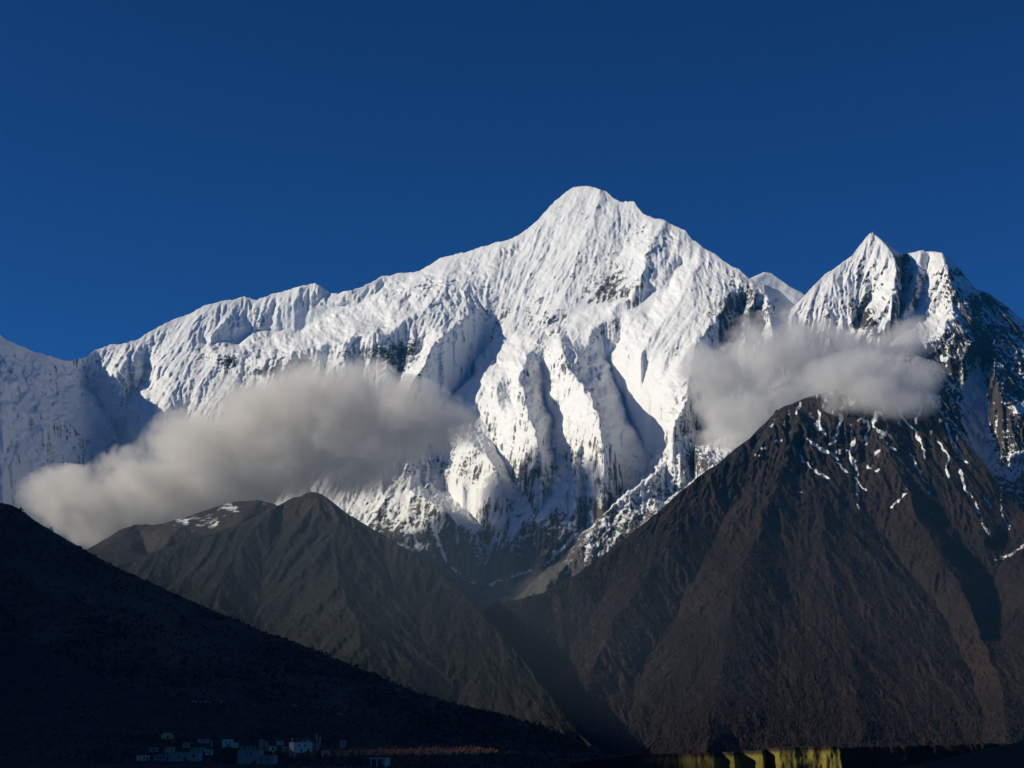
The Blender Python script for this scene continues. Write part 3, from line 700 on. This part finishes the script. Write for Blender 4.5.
# ------------------------------------------------------------------ air
def mist(c, r, dens, seed):
    import bmesh
    bm = bmesh.new(); bmesh.ops.create_icosphere(bm, subdivisions=4, radius=1.0)
    for v in bm.verts:
        w_ = 1 + 0.12 * math.sin(v.co.x * 5 + seed) * math.sin(v.co.z * 4) + 0.08 * math.sin(v.co.y * 7 + v.co.x * 3)
        v.co = Vector((c[0] + v.co.x * r[0] * w_, c[1] + v.co.y * r[1] * w_, c[2] + v.co.z * r[2] * w_))
    me = bpy.data.meshes.new('valley_mist'); bm.to_mesh(me); bm.free()
    o = bpy.data.objects.new('valley_mist', me); COL.objects.link(o); o['kind'] = 'stuff'
    m = bpy.data.materials.new('thin_mist'); m.use_nodes = True
    n = m.node_tree.nodes; n.remove(n['Principled BSDF'])
    pv = n.new('ShaderNodeVolumePrincipled'); m.node_tree.links.new(pv.outputs[0], n['Material Output'].inputs['Volume'])
    pv.inputs['Color'].default_value = (0.62, 0.85, 1.0, 1); pv.inputs['Density'].default_value = dens
    me.materials.append(m)
mist((-850, 5000, 330), (1500, 1250, 680), 3.4e-5, 1)
mist((1300, 5000, 230), (2200, 1300, 620), 1.0e-5, 4)

def haze():
    import bmesh
    bm = bmesh.new(); bmesh.ops.create_cube(bm, size=1.0)
    for v in bm.verts:
        v.co = Vector((v.co.x * 84000, v.co.y * 84000, -420 if v.co.z < 0 else 4700))
    me = bpy.data.meshes.new('haze'); bm.to_mesh(me); bm.free()
    o = bpy.data.objects.new('haze', me); COL.objects.link(o); o['kind'] = 'stuff'
    m = bpy.data.materials.new('air'); m.use_nodes = True
    n = m.node_tree.nodes; n.remove(n['Principled BSDF'])
    pv = n.new('ShaderNodeVolumePrincipled'); m.node_tree.links.new(pv.outputs[0], n['Material Output'].inputs['Volume'])
    pv.inputs['Color'].default_value = (0.05, 0.45, 1.0, 1); pv.inputs['Density'].default_value = 0.8e-5
    pv.inputs['Anisotropy'].default_value = 0.0
    me.materials.append(m)
haze()
# ------------------------------------------------------------------ forest and scrub on the slopes
def cover(name, src, n, h0, h1, wid, mat, keep, seed, cone=True):
    rg = np.random.default_rng(seed)
    me = src.data; co = np.empty(len(me.vertices) * 3, np.float32); me.vertices.foreach_get('co', co); co = co.reshape(-1, 3)
    Y = co[:, 1]; inv = F_PX / np.maximum(Y, 1)
    px = 512 + co[:, 0] * inv * (CP + SP * co[:, 2] / np.maximum(Y, 1)) ** -1
    e = np.arctan2(co[:, 2], Y) - PITCH; py = 384 - F_PX * np.tan(e)
    p = keep(px, py, co) * Y ** 0
    ok = np.where((px > -30) & (px < 1054) & (py < 790) & (co[:, 2] > -70) & (p > 0))[0]
    pr = p[ok] / p[ok].sum()
    idx = rg.choice(ok, size=n, p=pr)
    b = co[idx] + np.stack([rg.uniform(-4, 4, n), rg.uniform(-4, 4, n), np.zeros(n)], 1)
    h = rg.uniform(h0, h1, n); w = h * wid * rg.uniform(0.7, 1.3, n)
    a = rg.uniform(0, 6.28, n)
    V = []; k = 4
    for j in range(k):
        aa = a + j * 2 * np.pi / k; rr = w * rg.uniform(0.75, 1.25, n)
        V.append(np.stack([b[:, 0] + rr * np.cos(aa), b[:, 1] + rr * np.sin(aa), b[:, 2] - 0.5 + (0 if cone else 0.35) * h], 1))
    V.append(np.stack([b[:, 0], b[:, 1], b[:, 2] + h], 1))
    m_ = 5
    if not cone:
        V.append(np.stack([b[:, 0], b[:, 1], b[:, 2] - 1.0], 1)); m_ = 6
    V = np.stack(V, 1).reshape(-1, 3)
    base = np.arange(n)[:, None] * m_
    F = [base + np.array([j, (j + 1) % k, k]) for j in range(k)]
    if not cone: F += [base + np.array([(j + 1) % k, j, k + 1]) for j in range(k)]
    F = np.stack(F, 1).reshape(-1, 3)
    me2 = bpy.data.meshes.new(name); me2.vertices.add(len(V)); me2.vertices.foreach_set('co', V.astype(np.float32).reshape(-1))
    me2.loops.add(len(F) * 3); me2.polygons.add(len(F)); me2.loops.foreach_set('vertex_index', F.reshape(-1).astype(np.int32))
    me2.polygons.foreach_set('loop_start', np.arange(0, len(F) * 3, 3, dtype=np.int32)); me2.update(calc_edges=True)
    me2.materials.append(mat)
    o = bpy.data.objects.new(name, me2); COL.objects.link(o); o['kind'] = 'stuff'
    return o
def leaf_mat(name, a, b):
    m, n, l, bs = new_mat(name)
    g = n.new('ShaderNodeNewGeometry'); l.new(nramp(n, l, g.outputs['Random Per Island'], [(0.0, a), (1.0, b)]), bs.inputs['Base Color'])
    return m
M_FOREST = leaf_mat('dark_conifers', (0.015, 0.013, 0.0125), (0.036, 0.026, 0.024))
M_SCRUB = leaf_mat('dry_scrub', (0.07, 0.035, 0.026), (0.20, 0.10, 0.07))
cover('forest', mE, 60000, 5, 11, 0.26, M_FOREST, lambda px, py, co: sstep(440, 560, py) * sstep(-0.35, 0.35, fbm(co[:, 0] / 300, co[:, 2] / 260, 4, 0.6, 1001)) + 0.03 * sstep(430, 470, py), 31)
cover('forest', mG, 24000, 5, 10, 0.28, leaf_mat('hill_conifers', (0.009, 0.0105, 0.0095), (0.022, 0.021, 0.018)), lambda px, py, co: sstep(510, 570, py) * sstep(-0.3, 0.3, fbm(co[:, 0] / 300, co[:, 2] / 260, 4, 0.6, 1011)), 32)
cover('scrub', mI, 16000, 1.5, 5.0, 0.6, M_SCRUB, lambda px, py, co: 0.3 + sstep(-0.2, 0.4, fbm(co[:, 0] / 120, co[:, 1] / 120, 3, 0.6, 1021)), 33, False)
cover('scrub', mJ, 9000, 0.8, 2.6, 0.6, M_SCRUB, lambda px, py, co: 0.3 + sstep(-0.2, 0.4, fbm(co[:, 0] / 60, co[:, 1] / 60, 3, 0.6, 1031)), 34, False)

# ------------------------------------------------------------------ earth cliff, near rises
M_CLIFF, n_, l_, b_ = new_mat('ochre_earth')
P_ = n_.new('ShaderNodeNewGeometry'); mp_ = n_.new('ShaderNodeMapping'); l_.new(P_.outputs['Position'], mp_.inputs[0]); mp_.inputs['Scale'].default_value = (1, 1, 0.35)
f1 = nnoise(n_, l_, mp_.outputs[0], 0.35, 5, 0.65); f2 = nnoise(n_, l_, P_.outputs['Position'], 0.05, 3, 0.5)
sep_ = n_.new('ShaderNodeAttribute'); sep_.attribute_name = 'rock'
och = nramp(n_, l_, f1, [(0.3, (0.15, 0.12, 0.028)), (0.7, (0.33, 0.28, 0.055))])
scr = nramp(n_, l_, f2, [(0.35, (0.018, 0.015, 0.012)), (0.65, (0.04, 0.032, 0.024))])
l_.new(nmix(n_, l_, sep_.outputs['Fac'], scr, och), b_.inputs['Base Color'])
bp_ = n_.new('ShaderNodeBump'); bp_.inputs['Distance'].default_value = 1.2; l_.new(f1, bp_.inputs['Height']); l_.new(bp_.outputs[0], b_.inputs['Normal'])

def cliff():
    xs = np.arange(-90, 620, 1.0)
    px = 512 + xs / 1500 * F_PX * 1.028
    top = np.interp(px, [430, 560, 600, 640, 690, 735, 760, 775, 800, 835, 850, 1024, 1100], [770, 766, 760, 755, 753, 752, 750, 747, 746, 746, 748, 744, 742])
    zt = np.array([at(p, q, 1500)[2] for p, q in zip(px, top)]) + 0.8 * fbm(xs / 9, xs * 0, 4, 0.6, 951)
    # plan of the rim: headlands and gullies
    rim = np.interp(px, [430, 560, 640, 684, 690, 712, 722, 732, 736, 741, 746, 756, 761, 768, 775, 835, 839, 846, 900, 1024, 1100], [1560, 1540, 1520, 1510, 1492, 1488, 1503, 1490, 1492, 1509, 1510, 1490, 1486, 1512, 1482, 1478, 1496, 1545, 1570, 1600, 1600])
    rim = rim + 5 * fbm(xs / 22, xs * 0, 4, 0.6, 955)
    nf = 34
    t = np.linspace(0, 1, nf)[:, None]
    X = np.broadcast_to(xs, (nf, len(xs))).copy()
    Z = zt[None, :] - t * (zt[None, :] + 78)
    Y = rim[None, :] - t * 18 - 1.8 * fbm((X) / 6.0, Z / 9, 5, 0.65, 961, True) - 2.5 * np.abs(gn(X / 16, Z / 40, 963))
    yb = np.concatenate([np.geomspace(3600, 10, 40)])[:, None]
    Xb = np.broadcast_to(xs, (40, len(xs))) * (1 + yb / 1500)
    Yb = rim[None, :] + yb
    Zb = zt[None, :] - 2.0 * sstep(0, 400, yb) - yb * 0.012 + 3 * sstep(10, 200, yb) * fbm(Xb / 150, Yb / 150, 3, 0.5, 971)
    XX = np.vstack([Xb, X]); YY = np.vstack([Yb, Y]); ZZ = np.vstack([Zb, Z])
    rk = np.vstack([0 * Xb, sstep(0.03, 0.09, t) * sstep(-0.5, -0.2, fbm(X / 20, Z / 16, 3, 0.5, 981)) * np.interp(X, [100, 150, 176, 240, 300, 304], [0.0, 0.22, 0.65, 0.8, 1, 0.0])])  # ochre share painted strongest where sunlight falls, none past the lit end
    o = grid_mesh('cliff', XX, YY, ZZ, M_CLIFF, {'rock': rk})
    o['kind'] = 'structure'
cliff()

def DN(px, py): return 430 + 0 * px
massif('foreground_rise', [(-120, 760, 0), (0, 763, 0), (130, 764, 0), (300, 765, 0), (400, 768, 0), (520, 776, 0), (700, 786, 0), (820, 778, 0), (880, 770, 0), (920, 764, 0), (960, 755, 0), (1000, 746, 0), (1024, 740, 0), (1120, 722, 0)],
       [[(-120, 820, -160), (1120, 820, -160)]], DN, lambda x: 815 + 0 * x, 2.0, M_TERR, lambda px, py, X, Y, Z: 0 * px, masksLow, warp=0, crest_noise=0.5, seed=14, back=0.35)
# ------------------------------------------------------------------ things
def bm_obj(name, bm, mat, parent=None):
    me = bpy.data.meshes.new(name); bm.to_mesh(me); bm.free()
    me.materials.append(mat)
    o = bpy.data.objects.new(name, me); COL.objects.link(o)
    if parent is not None: o.parent = parent
    return o

def box(bm, x0, x1, y0, y1, z0, z1, bev=0.0):
    import bmesh
    r = bmesh.ops.create_cube(bm, size=1.0)
    for v in r['verts']:
        v.co = Vector(((x0 + x1) / 2 + v.co.x * (x1 - x0), (y0 + y1) / 2 + v.co.y * (y1 - y0), (z0 + z1) / 2 + v.co.z * (z1 - z0)))
    if bev > 0:
        ed = list({e for v in r['verts'] for e in v.link_edges})
        bmesh.ops.bevel(bm, geom=ed, offset=bev, segments=1, affect='EDGES')

def tube(bm, p, q, r0, r1, seg=8):
    import bmesh
    p = Vector(p); q = Vector(q)
    res = bmesh.ops.create_cone(bm, cap_ends=True, segments=seg, radius1=r0, radius2=r1, depth=(q - p).length)
    rot = (q - p).to_track_quat('Z', 'Y').to_matrix()
    for v in res['verts']: v.co = rot @ v.co + (p + q) / 2

def empty(name, loc, rz, label, cat, group=None):
    o = bpy.data.objects.new(name, None); COL.objects.link(o)
    o.location = loc; o.rotation_euler = (0, 0, rz)
    o['label'] = label; o['category'] = cat
    if group: o['group'] = group
    return o

def wall_mat(name, c, var=0.25, scale=0.8):
    m, n, l, b = new_mat(name)
    tc = n.new('ShaderNodeTexCoord').outputs['Object']
    f = nnoise(n, l, tc, scale, 5, 0.65)
    l.new(nramp(n, l, f, [(0.3, tuple(x * (1 - var) for x in c)), (0.7, c)]), b.inputs['Base Color'])
    bp = n.new('ShaderNodeBump'); bp.inputs['Distance'].default_value = 0.05; l.new(f, bp.inputs['Height']); l.new(bp.outputs[0], b.inputs['Normal'])
    return m
W_WHITE = wall_mat('limewash', (0.82, 0.7, 0.54)); W_GREY = wall_mat('grey_render', (0.46, 0.37, 0.31)); W_TAN = wall_mat('mud_plaster', (0.42, 0.33, 0.2))
W_MAUVE = wall_mat('mauve_render', (0.36, 0.26, 0.28)); W_YEL = wall_mat('yellow_plaster', (0.6, 0.48, 0.18)); W_ROOF = wall_mat('earth_roof', (0.16, 0.13, 0.11))
W_PINK = wall_mat('pink_render', (0.5, 0.3, 0.28)); W_BLUE = wall_mat('blue_metal', (0.16, 0.2, 0.32)); W_WOOD = wall_mat('dark_timber', (0.06, 0.045, 0.035)); W_DARK = wall_mat('dark_opening', (0.02, 0.02, 0.022))
W_FLAG = wall_mat('pale_cloth', (0.6, 0.58, 0.55))

NEARC = {'y': -1}
def stand(px, py):
    D = surfJ(px, py)
    return at1(px, py, D), D / F_PX

def house(x0, x1, y0, y1, wmat, rz, label, wins, roof=W_ROOF, depth=0.8, parapet=True, annex=None, group='village houses', name='village_house', dome=False):
    """x0..x1, y0..y1 are where the survey saw the front; rz turns the house; wins: (u, v, w, h, door?) in fractions."""
    base, m = stand((x0 + x1) / 2, y1)
    c = math.cos(rz)
    W = (x1 - x0) * m / (abs(c) + depth * abs(math.sin(rz)) * 0.6); H = (y1 - y0) * m; Dp = W * depth if W < 14 else 9.0
    r = empty(name, base, rz, label, 'house', group)
    import bmesh
    bm = bmesh.new()
    if dome:
        box(bm, -W / 2, W / 2, -Dp / 2, Dp / 2, -2, H * 0.55, 0.1)
        for k in range(10):
            a0, a1 = math.pi * k / 10, math.pi * (k + 1) / 10
            v = [bm.verts.new((math.cos(a) * W / 2, yy, H * 0.55 + math.sin(a) * H * 0.45)) for yy in (-Dp / 2, Dp / 2) for a in (a0, a1)]
            bm.faces.new((v[0], v[1], v[3], v[2]))
            c1 = bm.verts.new((0, -Dp / 2, H * 0.55)); bm.faces.new((v[0], c1, v[1]))
            c2 = bm.verts.new((0, Dp / 2, H * 0.55)); bm.faces.new((v[2], v[3], c2))
        bm_obj('wall', bm, wmat, r)
    else:
        box(bm, -W / 2, W / 2, -Dp / 2, Dp / 2, -2.5, H - 0.35, 0.06)
        bm_obj('wall', bm, wmat, r)
        bm = bmesh.new()
        box(bm, -W / 2 - 0.3, W / 2 + 0.3, -Dp / 2 - 0.3, Dp / 2 + 0.3, H - 0.345, H - 0.12, 0.04)
        rf = bm_obj('roof', bm, roof, r)
        if parapet:
            bm = bmesh.new()
            for a in ((-W / 2 - .2, W / 2 + .2, -Dp / 2 - .2, -Dp / 2 + .15), (-W / 2 - .2, W / 2 + .2, Dp / 2 - .15, Dp / 2 + .2), (-W / 2 - .2, -W / 2 + .15, -Dp / 2 + .151, Dp / 2 - .151), (W / 2 - .15, W / 2 + .2, -Dp / 2 + .151, Dp / 2 - .151)):
                box(bm, a[0], a[1], a[2], a[3], H - 0.118, H + 0.3)
            bm_obj('parapet', bm, wmat, rf)
    if annex:
        ax0, ax1, ah = annex
        bm = bmesh.new(); box(bm, W * (ax0 - .5), W * (ax1 - .5), -Dp * 0.3, Dp * 0.45, H - 0.1, H + ah, 0.05)
        bm_obj('upper_room', bm, wmat, r)
    for wv in wins:
        u, v, w, h = wv[:4]; door = len(wv) > 4
        cx = (u - 0.5) * W; z0 = v * H
        bm = bmesh.new(); t = 0.12
        for a in ((cx - w / 2 - t, cx - w / 2, z0 - t, z0 + h + t), (cx + w / 2, cx + w / 2 + t, z0 - t, z0 + h + t), (cx - w / 2, cx + w / 2, z0 + h, z0 + h + t), (cx - w / 2, cx + w / 2, z0 - t, z0)):
            box(bm, a[0], a[1], -Dp / 2 - 0.12, -Dp / 2 + 0.05, a[2], a[3])
        f = bm_obj('door' if door else 'window', bm, W_WOOD, r)
        bm = bmesh.new(); box(bm, cx - w / 2, cx + w / 2, -Dp / 2 - 0.04, -Dp / 2 + 0.05, z0, z0 + h)
        bm_obj('door_leaf' if door else 'pane', bm, W_DARK, f)
    return r

w4 = [(0.2, 0.45, 0.9, 1.1), (0.4, 0.45, 0.9, 1.1), (0.6, 0.45, 0.9, 1.1), (0.8, 0.08, 1.1, 1.9, 1)]
Z = R(1)
house(138, 148, 756, 760.5, W_WHITE, R(50), 'small bright white hut at the left end of the village', [(0.3, 0.3, 1.0, 1.2), (0.7, 0.1, 1.0, 1.8, 1)])
house(154, 171, 755, 761, W_MAUVE, R(8), 'long low mauve house right of the small white hut', w4)
house(172, 201, 753, 761, W_GREY, R(-6), 'long pale grey house with a small dark window near its right end', [(0.82, 0.45, 1.3, 1.6), (0.3, 0.4, 1.0, 1.2), (0.5, 0.08, 1.1, 1.9, 1)])
house(165, 174, 748, 753.5, W_YEL, R(35), 'yellowish block house behind the long mauve house', [(0.6, 0.45, 0.8, 1.0)])
house(191, 204, 748, 753.5, W_TAN, R(40), 'tan house with a bright side wall, behind the long pale grey house', [(0.3, 0.4, 0.9, 1.1), (0.7, 0.4, 0.9, 1.1)])
house(161, 173, 733, 739, W_YEL, R(20), 'yellowish house with a rounded roof, highest on the left of the village', [(0.5, 0.1, 1.2, 1.9, 1)], dome=True)
house(198, 209, 739, 743, W_GREY, R(0), 'low house under a blue sheet roof, up the slope from the tan house', [(0.5, 0.3, 0.9, 1.0)], roof=W_BLUE, parapet=False)
house(222, 233, 740, 747, W_WHITE, R(15), 'white two storey house left of the village centre, up the slope', [(0.3, 0.55, 0.9, 1.0), (0.7, 0.55, 0.9, 1.0), (0.5, 0.05, 1.0, 1.8, 1)])
house(231, 238, 743, 747.5, W_WHITE, R(20), 'small white house touching the right side of a white two storey house', [(0.5, 0.3, 0.8, 1.0)])
house(240, 247, 747, 751, W_TAN, R(25), 'small tan house behind the left end of the big pale building', [(0.5, 0.35, 0.8, 1.0)])
house(247, 261, 747, 751, W_TAN, R(-5), 'long low tan house just behind the big pale building', [(0.2, 0.35, 0.8, 1.0), (0.5, 0.35, 0.8, 1.0), (0.8, 0.35, 0.8, 1.0)])
house(238.5, 262, 751, 764, W_GREY, R(-10), 'big pale grey building with two small windows high on its front', [(0.4, 0.68, 1.1, 1.3), (0.6, 0.68, 1.1, 1.3), (0.8, 0.05, 1.3, 2.1, 1)])
house(262.5, 276, 756, 764, W_GREY, R(-12), 'lower grey wing built against the right end of the big pale building', [(0.5, 0.4, 1.0, 1.2)])
house(259, 268, 742, 751, W_TAN, R(20), 'tan tower house standing above the long low tan house', [(0.5, 0.65, 0.9, 1.1), (0.5, 0.25, 0.9, 1.1)], annex=(0.1, 0.5, 1.6))
house(269, 276, 747, 752.5, W_WHITE, R(5), 'small white cube house with one dark window, right of the tan tower house', [(0.6, 0.4, 1.2, 1.4)])
house(278, 283, 742, 745, W_WHITE, R(10), 'tiny white hut standing alone between the cube house and the tall house', [(0.5, 0.2, 0.7, 1.0)])
house(290, 311, 743, 752, W_WHITE, R(32), 'tall white house with one brightly lit side wall, right part of the village', [(0.3, 0.6, 1.0, 1.2), (0.6, 0.6, 1.0, 1.2), (0.8, 0.2, 1.0, 1.2), (0.4, 0.04, 1.1, 1.9, 1)], depth=0.7)
house(311, 319, 744, 750, W_PINK, R(5), 'pinkish house joined to the right of the tall white house', [(0.5, 0.4, 0.9, 1.1)])
house(289, 296, 753, 757, W_PINK, R(15), 'little pink shed below the left corner of the tall white house', [(0.5, 0.1, 0.9, 1.5, 1)])
house(340, 346, 741, 748, W_GREY, R(10), 'narrow grey house alone to the right of the village', [(0.5, 0.6, 0.8, 1.0), (0.5, 0.2, 0.8, 1.0)])
house(302, 309, 739.5, 742, W_GREY, R(0), 'low grey shed right behind the roof of the tall white house', [(0.5, 0.2, 0.8, 1.0)])

house(182, 190, 743, 747.5, W_TAN, R(18), 'small tan house up the slope behind the long pale grey house', [(0.4, 0.3, 0.9, 1.0)])
house(206, 213, 750, 755, W_WHITE, R(-12), 'small white house between the long pale grey house and the green trees', [(0.3, 0.4, 0.9, 1.0), (0.7, 0.1, 0.9, 1.7, 1)])
house(149, 158, 748, 752, W_GREY, R(22), 'low grey house up the slope left of the yellowish block house', [(0.5, 0.3, 0.9, 1.0)])
house(282, 289, 747, 752, W_TAN, R(28), 'small tan house between the white cube house and the tall white house', [(0.5, 0.3, 0.9, 1.0)])
house(322, 330, 751, 756, W_GREY, R(-8), 'small grey house below the flagpoles, right of the pinkish house', [(0.3, 0.35, 0.9, 1.0), (0.7, 0.1, 0.9, 1.7, 1)])

def pavilion():
    import bmesh
    base, m = stand(380, 767)
    r = empty('pavilion', base, R(8), 'open white pavilion with a flat roof on posts, far right of the village', 'pavilion')
    W = 21 * m; H = 9 * m; D = 5.0
    bm = bmesh.new(); box(bm, -W / 2, W / 2, -D / 2, D / 2, H - 0.9, H - 0.3, 0.05); bm_obj('roof', bm, W_WHITE, r)
    for x in (-0.42, -0.15, 0.12):
        for y in (-0.42, 0.42):
            bm = bmesh.new(); box(bm, W * x - 0.2, W * x + 0.2, D * y - 0.2, D * y + 0.2, -3, H - 0.905); bm_obj('post', bm, W_WHITE, r)
    bm = bmesh.new(); box(bm, W * 0.2, W * 0.45, -D * 0.4, D * 0.4, -3, H - 0.905, 0.04); bm_obj('wall', bm, W_WHITE, r)
    bm = bmesh.new(); tube(bm, (W * 0.05, 0, H - 0.32), (W * 0.05, 0, H + 1.6), 0.08, 0.05); bm_obj('pole', bm, W_WHITE, r)
pavilion()

def flagpole(px, y0, y1, label, group=None):
    import bmesh
    base, m = stand(px, y1); H = (y1 - y0) * m
    r = empty('flagpole', base, random.Random(int(px)).uniform(-1, 1), label, 'flagpole', group)
    bm = bmesh.new(); tube(bm, (0, 0, -2), (0, 0, H), 0.16, 0.09); bm_obj('pole', bm, W_FLAG, r)
    bm = bmesh.new(); n = 8
    vs = [[bm.verts.new((0.1 + w_ * (0.9 + 0.1 * math.sin(k)), yy + 0.18 * math.sin(k * 0.9 + w_ * 2), H * (0.3 + 0.66 * k / n))) for w_ in (0, 0.9)] for k in range(n + 1) for yy in (0,)]
    for k in range(n): bm.faces.new((vs[k][0], vs[k][1], vs[k + 1][1], vs[k + 1][0]))
    f = bm_obj('flag', bm, W_FLAG, r); md = f.modifiers.new('cloth', 'SOLIDIFY'); md.thickness = 0.03
flagpole(316.3, 735, 750, 'tallest pale flagpole, beside the pinkish house', None)
flagpole(319.4, 737, 750, 'pale flagpole just right of the tallest one', None)
flagpole(259.6, 739, 752, 'pale flagpole beside the tan tower house', None)
flagpole(211.0, 741, 749, 'pale flagpole between the blue roofed house and the white houses', None)
flagpole(276.5, 741, 750, 'pale flagpole behind the small white cube house', None)
flagpole(291.5, 738, 748, 'pale flagpole at the left corner of the tall white house', None)

# trees: trunk, limbs and leaf-sized faces
M_LEAF, n_, l_, b_ = new_mat('foliage')
oi = n_.new('ShaderNodeNewGeometry')
l_.new(nramp(n_, l_, oi.outputs['Random Per Island'], [(0.0, (0.03, 0.035, 0.016)), (1.0, (0.085, 0.085, 0.035))]), b_.inputs['Base Color'])
M_LEAFD, n_, l_, b_ = new_mat('dark_foliage')
oi = n_.new('ShaderNodeNewGeometry')
l_.new(nramp(n_, l_, oi.outputs['Random Per Island'], [(0.0, (0.018, 0.02, 0.014)), (1.0, (0.045, 0.045, 0.028))]), b_.inputs['Base Color'])
def tree_meshes(seed, tall):
    import bmesh
    rg = random.Random(seed)
    bt = bmesh.new()
    tube(bt, (0, 0, -0.15), (0.02, 0, 0.5), 0.035, 0.022)
    for k in range(7):
        a = rg.uniform(0, 6.28); z = rg.uniform(0.18, 0.45)
        tube(bt, (0.01, 0, z), (0.3 * math.cos(a) / tall, 0.3 * math.sin(a) / tall, z + rg.uniform(0.2, 0.4)), 0.014, 0.004, 5)
    bc = bmesh.new()
    clumps = []
    for k in range(26):
        u = rg.uniform(-1, 1); a = rg.uniform(0, 6.28); q = rg.uniform(0.3, 1.0) ** 0.5
        rr = 0.40 / tall * q * math.sqrt(max(0, 1 - u * u))
        clumps.append((rr * math.cos(a), rr * math.sin(a), 0.56 + 0.38 * u * q, rg.uniform(0.07, 0.14)))
    for (x, y, z, r_) in clumps:
        for _ in range(36):
            d = Vector((rg.gauss(0, 1), rg.gauss(0, 1), rg.gauss(0, 1))).normalized() * r_ * rg.uniform(0.3, 1.1) ** 0.6
            p = Vector((x, y, z)) + d; s_ = rg.uniform(0.010, 0.024)
            n1 = Vector((rg.gauss(0, 1), rg.gauss(0, 1), rg.gauss(0, 1))).normalized(); n2 = n1.orthogonal().normalized()
            n3 = n1.cross(n2)
            bc.faces.new([bc.verts.new(p + n2 * s_), bc.verts.new(p + n3 * s_ * 0.6), bc.verts.new(p - n2 * s_), bc.verts.new(p - n3 * s_ * 0.6)])
    return bt, bc
protos = {}
def tree(px, py, hpx, kind, label, group='village trees', name=None, where=None):
    base, m = stand(px, py) if where is None else where
    nm = name or ('bush' if kind == 'round' else 'poplar_tree' if kind == 'tall' else 'broadleaf_tree')
    key = (kind, nm)
    H = hpx * m
    r = empty(nm, base, random.Random(int(px * 7)).uniform(0, 6.28), label, 'tree' if kind != 'round' else 'bush', group)
    r.scale = (H, H, H)
    if key not in protos:
        bt, bc = tree_meshes(len(protos) + 3, {'tall': 2.2, 'broad': 0.95, 'round': 0.75}[kind])
        protos[key] = (bm_obj('trunk', bt, W_WOOD, r), bm_obj('crown', bc, M_LEAFD if kind == 'round' else M_LEAF, r))
    else:
        for o in protos[key]:
            c = o.copy(); COL.objects.link(c); c.parent = r
    return r
tree(226, 764, 16, 'broad', 'green tree left of the big pale building')
tree(234, 766, 12, 'broad', 'small green tree against the left corner of the big pale building')
tree(213, 757, 12, 'broad', 'green tree at the right end of the long pale grey house')
tree(218, 766, 9, 'round', 'dark bush below the green tree, near the bottom edge left of centre', 'village bushes')
tree(186, 764, 7, 'round', 'dark bush in front of the long pale grey house', 'village bushes')
tree(282, 762, 14, 'broad', 'green tree right of the grey wing of the big pale building')
tree(287, 767, 9, 'round', 'dark bush below the green tree beside the grey wing', 'village bushes')
tree(307, 768, 9, 'round', 'round black bush on the bottom edge below the tall white house', 'village bushes')
tree(319, 762, 13, 'tall', 'slim tree below the pinkish house')
tree(331, 763, 11, 'broad', 'spreading tree between the pinkish house and the narrow grey house')
tree(350, 768, 15, 'broad', 'large dark tree right of the narrow grey house')
tree(361, 768, 10, 'round', 'dark bush left of the open white pavilion', 'village bushes')
tree(150, 758, 8, 'round', 'dark bush between the small white hut and the mauve house', 'village bushes')
tree(129, 760, 10, 'broad', 'tree at the left end of the village, beside the white hut')
tree(155, 744, 8, 'round', 'dark bush left of the yellowish block house', 'village bushes')
tree(181, 747, 9, 'broad', 'tree between the yellowish block house and the tan house')
tree(252, 742, 7, 'round', 'dark bush up the slope left of the tan tower house', 'village bushes')
tree(327, 748, 9, 'tall', 'slim tree right of the flagpoles')
tree(110, 752, 8, 'round', 'dark bush alone on the slope left of the village', 'village bushes')
cl = lambda px, py, D: (at1(px, py, D), D / F_PX)
tree(806, 768, 10, 'round', 'dark bush in front of the yellow earth cliff', 'bushes at the cliff', where=cl(806, 770, 1440))
tree(795, 769, 8, 'round', 'smaller dark bush left of the bush before the yellow cliff', 'bushes at the cliff', where=cl(795, 771, 1440))
tree(818, 769, 8, 'round', 'small dark bush right of the bush before the yellow cliff', 'bushes at the cliff', where=cl(818, 771, 1440))

# tiny stone huts along the rim of the terrace
hut = None
rgh = random.Random(5)
for (px, py, w) in [(193, 701.5, 2.0), (196, 702, 1.6), (201, 702, 1.4), (206, 702.2, 2.2), (210, 702, 1.4), (221, 702.6, 1.8), (240, 704, 1.6), (254, 705, 1.6), (294, 706, 2.2), (297, 706.3, 1.5), (338, 714, 1.6), (341, 715, 2.0), (346, 716, 1.6)]:
    import bmesh
    D = surfJ(px, py); base = at1(px, py, D); m = D / F_PX * w
    r = empty('stone_hut', base, rgh.uniform(-0.6, 0.6), 'tiny pale stone hut on the rim of the terrace above the village', 'hut', 'stone huts on the terrace rim')
    r.scale = (m * 0.9,) * 3
    if hut is None:
        bm = bmesh.new(); box(bm, -0.5, 0.5, -0.5, 0.5, -0.5, 0.55, 0.03); a = bm_obj('wall', bm, W_WHITE, r)
        bm = bmesh.new(); box(bm, -0.58, 0.58, -0.58, 0.58, 0.553, 0.64); b = bm_obj('roof', bm, W_ROOF, r)
        bm = bmesh.new(); box(bm, -0.12, 0.12, -0.53, -0.45, 0, 0.4); c = bm_obj('door', bm, W_DARK, r)
        hut = (a, b, c)
    else:
        for o in hut:
            c = o.copy(); COL.objects.link(c); c.parent = r
